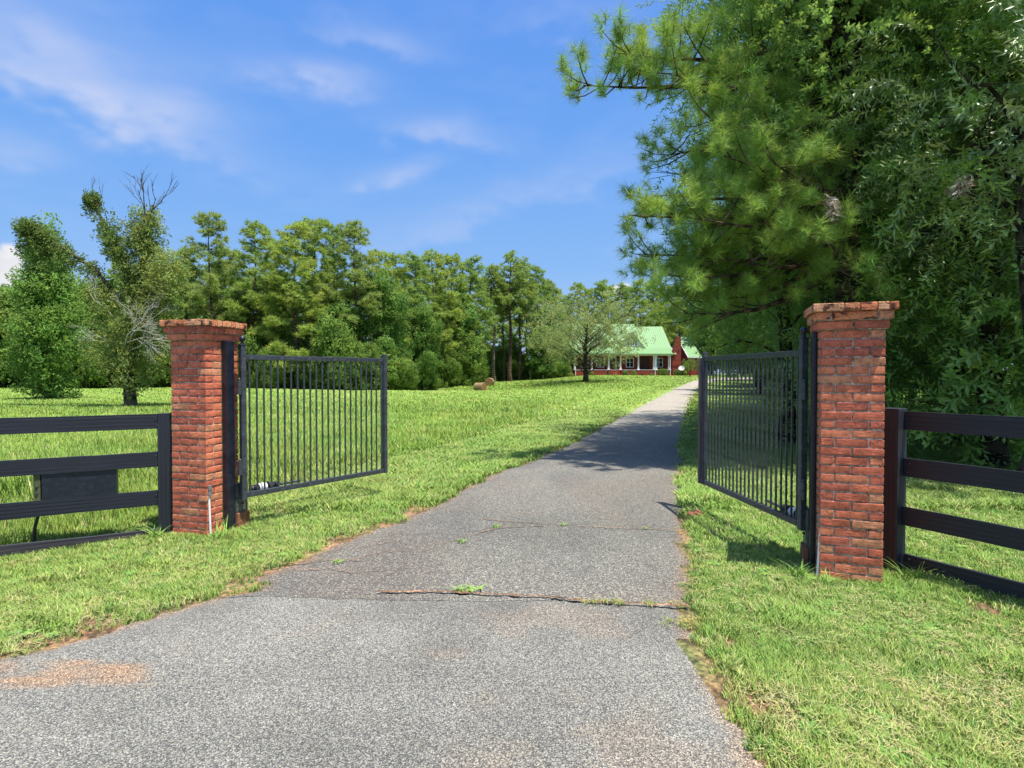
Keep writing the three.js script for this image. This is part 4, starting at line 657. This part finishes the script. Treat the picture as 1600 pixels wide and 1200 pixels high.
// ---------------------------------------------------------------- brick house with the green roof
const HX = 10.9, HZ = 103, HY = 1.05;
{
  const hb = dataTex(256, (u, v) => { const row = Math.floor(v * 12), sft = (row % 2) * .5, bx = (u * 4 + sft) % 1, by = (v * 12) % 1, j = bx < .05 || by < .14; const n = hash2(Math.floor(u * 4 + sft) % 4, row), m = fbm(u * 40, v * 40, 2, 40); const k = (.7 + .35 * n) * (.8 + .4 * (m - .5)); return j ? [.8, .72, .66] : [k, k * .94, k * .92]; });
  hb.repeat.set(1 / .84, 1 / .81);
  const wallM = std({ map: hb, roughness: .95, color: rgb(.5, .1, .06) }), roofM = std({ roughness: .6, color: rgb(.18, .32, .13) }), white = std({ roughness: .6, color: rgb(.8, .8, .78) }), glass = phys({ roughness: .05, color: rgb(.02, .025, .03), specularIntensity: 1 }), dark = std({ roughness: .7, color: rgb(.05, .015, .012) }), sidingM = std({ roughness: .7, color: rgb(.72, .74, .76) });
  const t = thing('brick_house', [HX, HY, -HZ]); tag(t, 'red brick house with a pale green metal roof and a white columned porch', 'house');
  const B = (w, h, d, x, y, z) => at(boxUV(new THREE.BoxGeometry(w, h, d)), x + w / 2, y + h / 2, z - d / 2);   // x, y: low corner; z: front face
  part('porch_base', [B(17.5, 1.05, 2.3, .2, 0, 0)], wallM, t);
  part('porch_floor', B(17.6, .07, 2.36, .15, 1.053, .03), white, t);
  part('wall', [B(17.4, 4.2, .3, .25, 0, -2.3), B(.3, 4.2, 13, .25, 0, -2.6), B(.3, 4.2, 13, 17.35, 0, -2.6), B(17.4, 4.2, .3, .25, 0, -15.3)], wallM, t);
  part('porch_ceiling', B(17.8, .06, 2.6, .1, 3.80, .1), white, t);
  part('fascia', [B(18.3, .26, .12, -.1, 3.78, .2), B(18.1, .12, .3, 0, 3.66, -.1)], white, t);
  for (const x of [.3, 3.4, 6.4, 8.55, 11.75, 14.5, 14.95, 17.2]) { const c = part('porch_column', [at(new THREE.CylinderGeometry(.13, .16, 2.42, 16), x, 2.4, -.25), B(.42, .14, .42, x - .21, 1.125, -.04), B(.38, .1, .38, x - .19, 3.56, -.06)], white, t); if (x === 14.5 || x === 17.2 || x === .3) part('downspout', B(.1, 3.7, .08, x + .1, .1, .2), white, c); }
  const win = (x, y, w, h, z, arch) => {
    const f = part('window', [B(w, .1, .1, x, y, z), B(w, .1, .1, x, y + h - .1, z), B(.12, h - .2, .1, x, y + .1, z), B(.12, h - .2, .1, x + w - .12, y + .1, z), B(.09, h - .2, .1, x + w / 2 - .045, y + .1, z), B(w - .24, .06, .07, x + .12, y + h * .52, z - .01)], white, t);
    part('pane', B(w - .2, h - .2, .03, x + .1, y + .1, z - .05), glass, f); if (arch) { const a = part('arched_pane', at(new THREE.CylinderGeometry(w * .38, w * .38, .06, 20, 1, false, -Math.PI / 2, Math.PI), x + w / 2, y + h + .02, z - .04, 0, -Math.PI / 2, 0), glass, f); part('arch_trim', at(new THREE.TorusGeometry(w * .43, .06, 6, 20, Math.PI), x + w / 2, y + h + .02, z), white, f); }
    return f; };
  for (const x of [1.6, 4.5, 9.9, 15.2]) win(x, 1.55, 1.45, 1.75, -2.2);
  const door = part('door', [B(1.0, 2.3, .12, 7.0, 1.12, -2.24)], dark, t); part('door_frame', [B(.12, 2.4, .14, 6.86, 1.12, -2.22), B(.12, 2.4, .14, 8.02, 1.12, -2.22), B(1.28, .12, .14, 6.86, 3.52, -2.22)], white, door); part('side_light', [B(.34, 1.9, .05, 8.16, 1.5, -2.26), B(.34, 1.9, .05, 6.5, 1.5, -2.26)], glass, door);
  part('door', [B(1.7, 2.35, .1, 12.5, 1.12, -2.25)], dark, t);  // plain dark panel where the porch wall is darker
  const st = []; for (let k = 0; k < 5; k++) st.push(B(1.7, .2, .36 * (5 - k) + .02, 6.6, k * .2, .36 * (5 - k) + .02)); part('steps', st, wallM, t);
  part('step_wall', [B(.32, .75, 1.75, 6.22, 0, 1.8), B(.32, 1.1, .9, 6.218, 0, .9)], wallM, t); part('step_wall', [B(.32, .75, 1.75, 8.36, 0, 1.8), B(.32, 1.1, .9, 8.362, 0, .9)], wallM, t);
  // roof slabs: eave, break of pitch and ridge, standing seams on top
  const prof = (x0, x1, pts, th, name, mat) => { const s = new THREE.Shape(); pts.forEach(([z, y], i) => (i ? s.lineTo(z, y) : s.moveTo(z, y))); [...pts].reverse().forEach(([z, y]) => s.lineTo(z, y - th)); const g = new THREE.ExtrudeGeometry(s, { depth: x1 - x0, bevelEnabled: false }); g.rotateY(-Math.PI / 2); g.translate(x1, 0, 0); const gs = [g]; 
    for (let x = x0 + .2; x < x1; x += .41) for (let i = 0; i < pts.length - 1; i++) { const [za, ya] = pts[i], [zb, yb] = pts[i + 1], L = Math.hypot(zb - za, yb - ya); gs.push(at(new THREE.BoxGeometry(.035, .05, L), x, (ya + yb) / 2 + .02, (za + zb) / 2, 0, Math.atan2(yb - ya, -(zb - za)) * (1))); } return part(name, gs, mat, t); };
  prof(12.3, 18.3, [[.35, 3.98], [-2.6, 5.1], [-9.1, 9.55], [-15.9, 3.98]], .16, 'roof', roofM);
  prof(-.35, 12.75, [[.32, 3.99], [-2.3, 5.05], [-8.8, 10.0], [-15.7, 4.0]], .17, 'roof', roofM);
  for (const [x, s, z0] of [[.4, -1, -8.8], [17.5, 1, -9.1]]) { const sh = new THREE.Shape(); sh.moveTo(2.6, 4.1); sh.lineTo(15.3, 4.1); sh.lineTo(-z0, 9.4); sh.lineTo(2.6, 4.95); sh.closePath(); const g = new THREE.ExtrudeGeometry(sh, { depth: .2, bevelEnabled: false }); g.rotateY(Math.PI / 2); g.translate(x, 0, 0); part('gable_wall', boxUV(g), wallM, t); }
  part('rake_board', [at(new THREE.BoxGeometry(.08, .26, 3.3), 18.3, 4.45, -1.15, 0, .36)], white, t);
  for (const cx of [11.1, 5.2]) {                                      // dormers
    const w = 2.15, z = -2.6, sh = new THREE.Shape(); sh.moveTo(-w, 0); sh.lineTo(w, 0); sh.lineTo(0, 2.75); sh.closePath();
    const g = new THREE.ExtrudeGeometry(sh, { depth: 3.6, bevelEnabled: false }); const d = part('dormer', boxUV(g.translate(cx, 5.12, z - 3.6)), sidingM, t);
    const L = Math.hypot(w + .25, 3.05);
    for (const s of [-1, 1]) { const rf = part('dormer_roof', at(new THREE.BoxGeometry(L, .1, 5.2), cx + s * (w + .25) / 2, 5.12 + 1.36, z - 2.35, 0, 0, -s * Math.atan2(2.95, w + .25)), roofM, d); }
    const f = win(cx - .5, 5.55, 1.0, 1.25, z + .05, true); part('shutter', [B(.26, 1.3, .05, cx - .82, 5.5, z + .06), B(.26, 1.3, .05, cx + .56, 5.5, z + .06)], std({ color: rgb(.05, .05, .055), roughness: .6 }), f);
  }
  const ch = new THREE.Shape(); ch.moveTo(0, 0); ch.lineTo(1.5, 0); ch.lineTo(1.5, 7.0); ch.lineTo(.75, 7.0); ch.lineTo(0, 4.1); ch.closePath();
  part('end_wall', boxUV(new THREE.ExtrudeGeometry(ch, { depth: .9, bevelEnabled: false }).translate(17.75, 0, -.75)), wallM, t);
  part('wall_ledge', B(1.7, .14, .98, 17.7, 1.75, .2), wallM, t);
  part('vent', B(.22, .6, .05, 18.7, 4.1, .17), dark, t);
  // right wing
  part('wing_wall', [B(1.9, 3.5, 5.6, 20.45, 0, .6), B(6, 3.5, .3, 17.6, 0, -5.2)], wallM, t);
  { const sh = new THREE.Shape(); sh.moveTo(-.6, 3.4); sh.lineTo(6.2, 7.1); sh.lineTo(6.2, 3.4); sh.closePath(); const g = new THREE.ExtrudeGeometry(sh, { depth: .25, bevelEnabled: false }); g.rotateY(Math.PI / 2); g.translate(20.44, 0, 0); part('gable_wall', boxUV(g), wallM, t); }
  prof(20.3, 22.7, [[.95, 3.42], [-6.2, 7.35], [-11, 4.2]], .14, 'wing_roof', roofM);
  part('rake_board', [at(new THREE.BoxGeometry(.07, .24, 8.1), 20.26, 5.27, -2.62, 0, .503), B(2.5, .2, .08, 20.25, 3.2, 1.0)], white, t);
  part('downspout', B(.1, 3.2, .09, 22.2, .1, .7), white, t);
}
// satellite dish, shrubs and a small tree by the porch
{ const t = thing('satellite_dish', [HX + 18.95, HY + .0, -HZ + 1.8]); tag(t, 'white satellite dish tilted upward between the chimney and the small tree', 'satellite dish');
  const pts = []; for (let k = 0; k <= 8; k++) pts.push(new THREE.Vector2(.06 + k * .06, .012 * k * k / 4)); const g = new THREE.LatheGeometry(pts, 24); part('dish', at(g, 0, 1.3, 0, -.5, .9), std({ color: rgb(.75, .76, .76), roughness: .5, side: THREE.DoubleSide }), t); part('mast', tube([V(0, -.1, -.1), V(0, 1.2, -.1), V(0, 1.3, 0)], .035, 8), M.steel, t); part('feed_arm', tube([V(0, 1.2, .05), V(-.15, 1.5, .6)], .015, 6), M.steel, t); }
function shrub(name, label, cat, x, Z, w, h, d, n, col, seed, group, boxy) {
  const r = rng(seed), list = [], wood = [];
  for (let k = 0; k < n; k++) { let s = sphere(r); if (boxy) { const q = Math.max(Math.abs(s.x), Math.abs(s.y), Math.abs(s.z)); s.divideScalar(lerp(1, q, .75)); } s.multiplyScalar(.8 + .2 * r()); s.y = Math.abs(s.y) < .02 ? .02 : s.y; const p = V(s.x * w / 2, h * .5 + s.y * h * .5, s.z * d / 2); place(list, p, V(s.x, s.y + .4, s.z).normalize(), r() * 6.3, .55 + .35 * r(), leafC(r, col, .5)); }
  for (let k = 0; k < 5; k++) { const a = k * 1.26; wood.push(tube([V(0, -.05, 0), V(Math.cos(a) * w * .2, h * .4, Math.sin(a) * d * .2), V(Math.cos(a) * w * .34, h * .75, Math.sin(a) * d * .34)], [.03, .022, .01], 5, false)); }
  const t = thing(name, [x, ground(x, Z) - .02, -Z]); tag(t, label, cat, group); part('stems', wood, M.barkDark, t); scatter('foliage', PUFF_S, M.leafFar, list, t); return t;
}
{ const px = (u) => (u - 800) / 900 * 101.4, SG = [.18, .28, .06], YG = [.26, .33, .06];
  for (const [u, w, h, d, n, col, label, boxy] of [
    [1035.5, 1.75, 1.15, 1.2, 330, SG, 'clipped box shaped hedge below the right end of the porch', 1], [1060, 1.3, 1.1, 1.1, 230, SG, 'dark rounded hedge at the foot of the chimney', 1], [1068.5, 1.0, .95, 1.0, 170, YG, 'yellow green shrub right of the hedge by the chimney'],
    [977.5, 1.0, .9, .9, 150, SG, 'rounded shrub just right of the brick porch steps'], [990.5, .75, .75, .75, 100, YG, 'small yellow green shrub under the middle porch window'], [1003.5, .55, .35, .5, 50, [.16, .08, .04], 'low reddish shrub right of the middle porch window'], [1018.5, .5, .4, .5, 50, SG, 'tiny low shrub by the double porch column'],
    [924, .85, .75, .8, 110, YG, 'yellow green shrub left of the steps behind the spreading tree'], [886.5, 1.7, 1.25, 1.3, 280, SG, 'largest shrub of the bunch off the left end of the porch'], [876, 1.2, .95, 1.1, 170, [.055, .11, .025], 'dark shrub leftmost of the bunch by the porch'], [890, 1.0, .65, .9, 120, YG, 'low shrub in front of the largest shrub left of the porch']]) shrub('shrub', label, 'shrub', px(u), u === 890 ? 99.8 : 101.4, w, h, d, n, col, Math.round(u), null, boxy);
  const cm = broad({ seed: 515, H: 3.1, base: .9, R: 1.25, n: 26, dens: 26, rc: .42, col: [.22, .3, .07], r0: .09, split: .6, shell: .4 });
  plant('flowering_tree', 'small round tree with reddish tips on the lawn right of the house', 'tree', (1078 - 800) / 900 * 92, 92, cm, M.barkDark, PUFF_S, M.leafFar); }

// ---------------------------------------------------------------- hay bales
const strawT = dataTex(512, (u, v) => { const a = fbm(u * 60, v * 10, 3, 10), b = fbm(u * 20, v * 90, 3, 10), n = fbm(u * 5, v * 5, 3, 5); const k = .35 + .45 * Math.max(a, b) + .35 * (n - .5); return [k, k * .9, k * .72]; });
const spiralT = dataTex(512, (u, v) => { const x = u - .5, y = v - .5, R = Math.hypot(x, y), a = Math.atan2(y, x) / 6.283, s = Math.sin((R * 22 - a + .5 * fbm(u * 8, v * 8, 3)) * 6.283), n = fbm(u * 50, v * 50, 3); const k = .5 + .16 * s + .5 * (n - .5); return [k, k * .86, k * .64]; });
const strawM = std({ map: strawT, bumpMap: strawT.clone(), bumpScale: .05, roughness: 1, color: rgb(.95, .84, .64) }), spiralM = std({ map: spiralT, roughness: 1, color: rgb(.95, .74, .46) });
strawM.bumpMap.colorSpace = THREE.NoColorSpace; strawM.bumpMap.needsUpdate = true;
function bale(x, Z, R, L, turn, label) {
  const t = thing('hay_bale', [x, ground(x, Z) - .06, -Z], turn); tag(t, label, 'hay bale');
  const pts = [[R * .9, -L / 2], [R * .97, -L / 2 + .05], [R, -L / 2 + .12], [R * 1.01, 0], [R, L / 2 - .12], [R * .97, L / 2 - .05], [R * .9, L / 2]].map(([a, b]) => new THREE.Vector2(a, b));
  const g = new THREE.LatheGeometry(pts, 40), p = g.attributes.position; for (let i = 0; i < p.count; i++) { const a = Math.atan2(p.getZ(i), p.getX(i)), k = 1 + (vn(Math.cos(a) * 3 + 9, Math.sin(a) * 3 + p.getY(i) * 2) - .5) * .05; p.setX(i, p.getX(i) * k); p.setZ(i, p.getZ(i) * k); } g.computeVertexNormals();
  part('rolled_side', at(g, 0, R, 0, 0, Math.PI / 2), strawM, t);
  for (const s of [-1, 1]) part('end_face', at(new THREE.CircleGeometry(R * .93, 32), 0, R, s * (L / 2 - .002), s > 0 ? 0 : Math.PI), spiralM, t);
  const r = rng(Math.round(Z)), st = []; for (let k = 0; k < 260; k++) { const a = r() * 6.283, z = (r() - .5) * L, c = V(Math.cos(a) * R, R + Math.sin(a) * R, z), d = V(Math.cos(a), Math.sin(a), (r() - .5)).multiplyScalar(.12).add(sphere(r).multiplyScalar(.12)), w = sphere(r).multiplyScalar(.008); st.push(c.clone().sub(w), c.clone().add(w), c.clone().add(d)); }
  part('loose_straw', triGeo(st), strawM, t);
}
bale(-3.91, 70.4, .58, 1.25, .95, 'nearer round hay bale lying with its side to the drive');
bale(-3.1, 79.7, .6, 1.2, -.12, 'farther round hay bale showing its spiral end');

renderer.render(scene, camera);
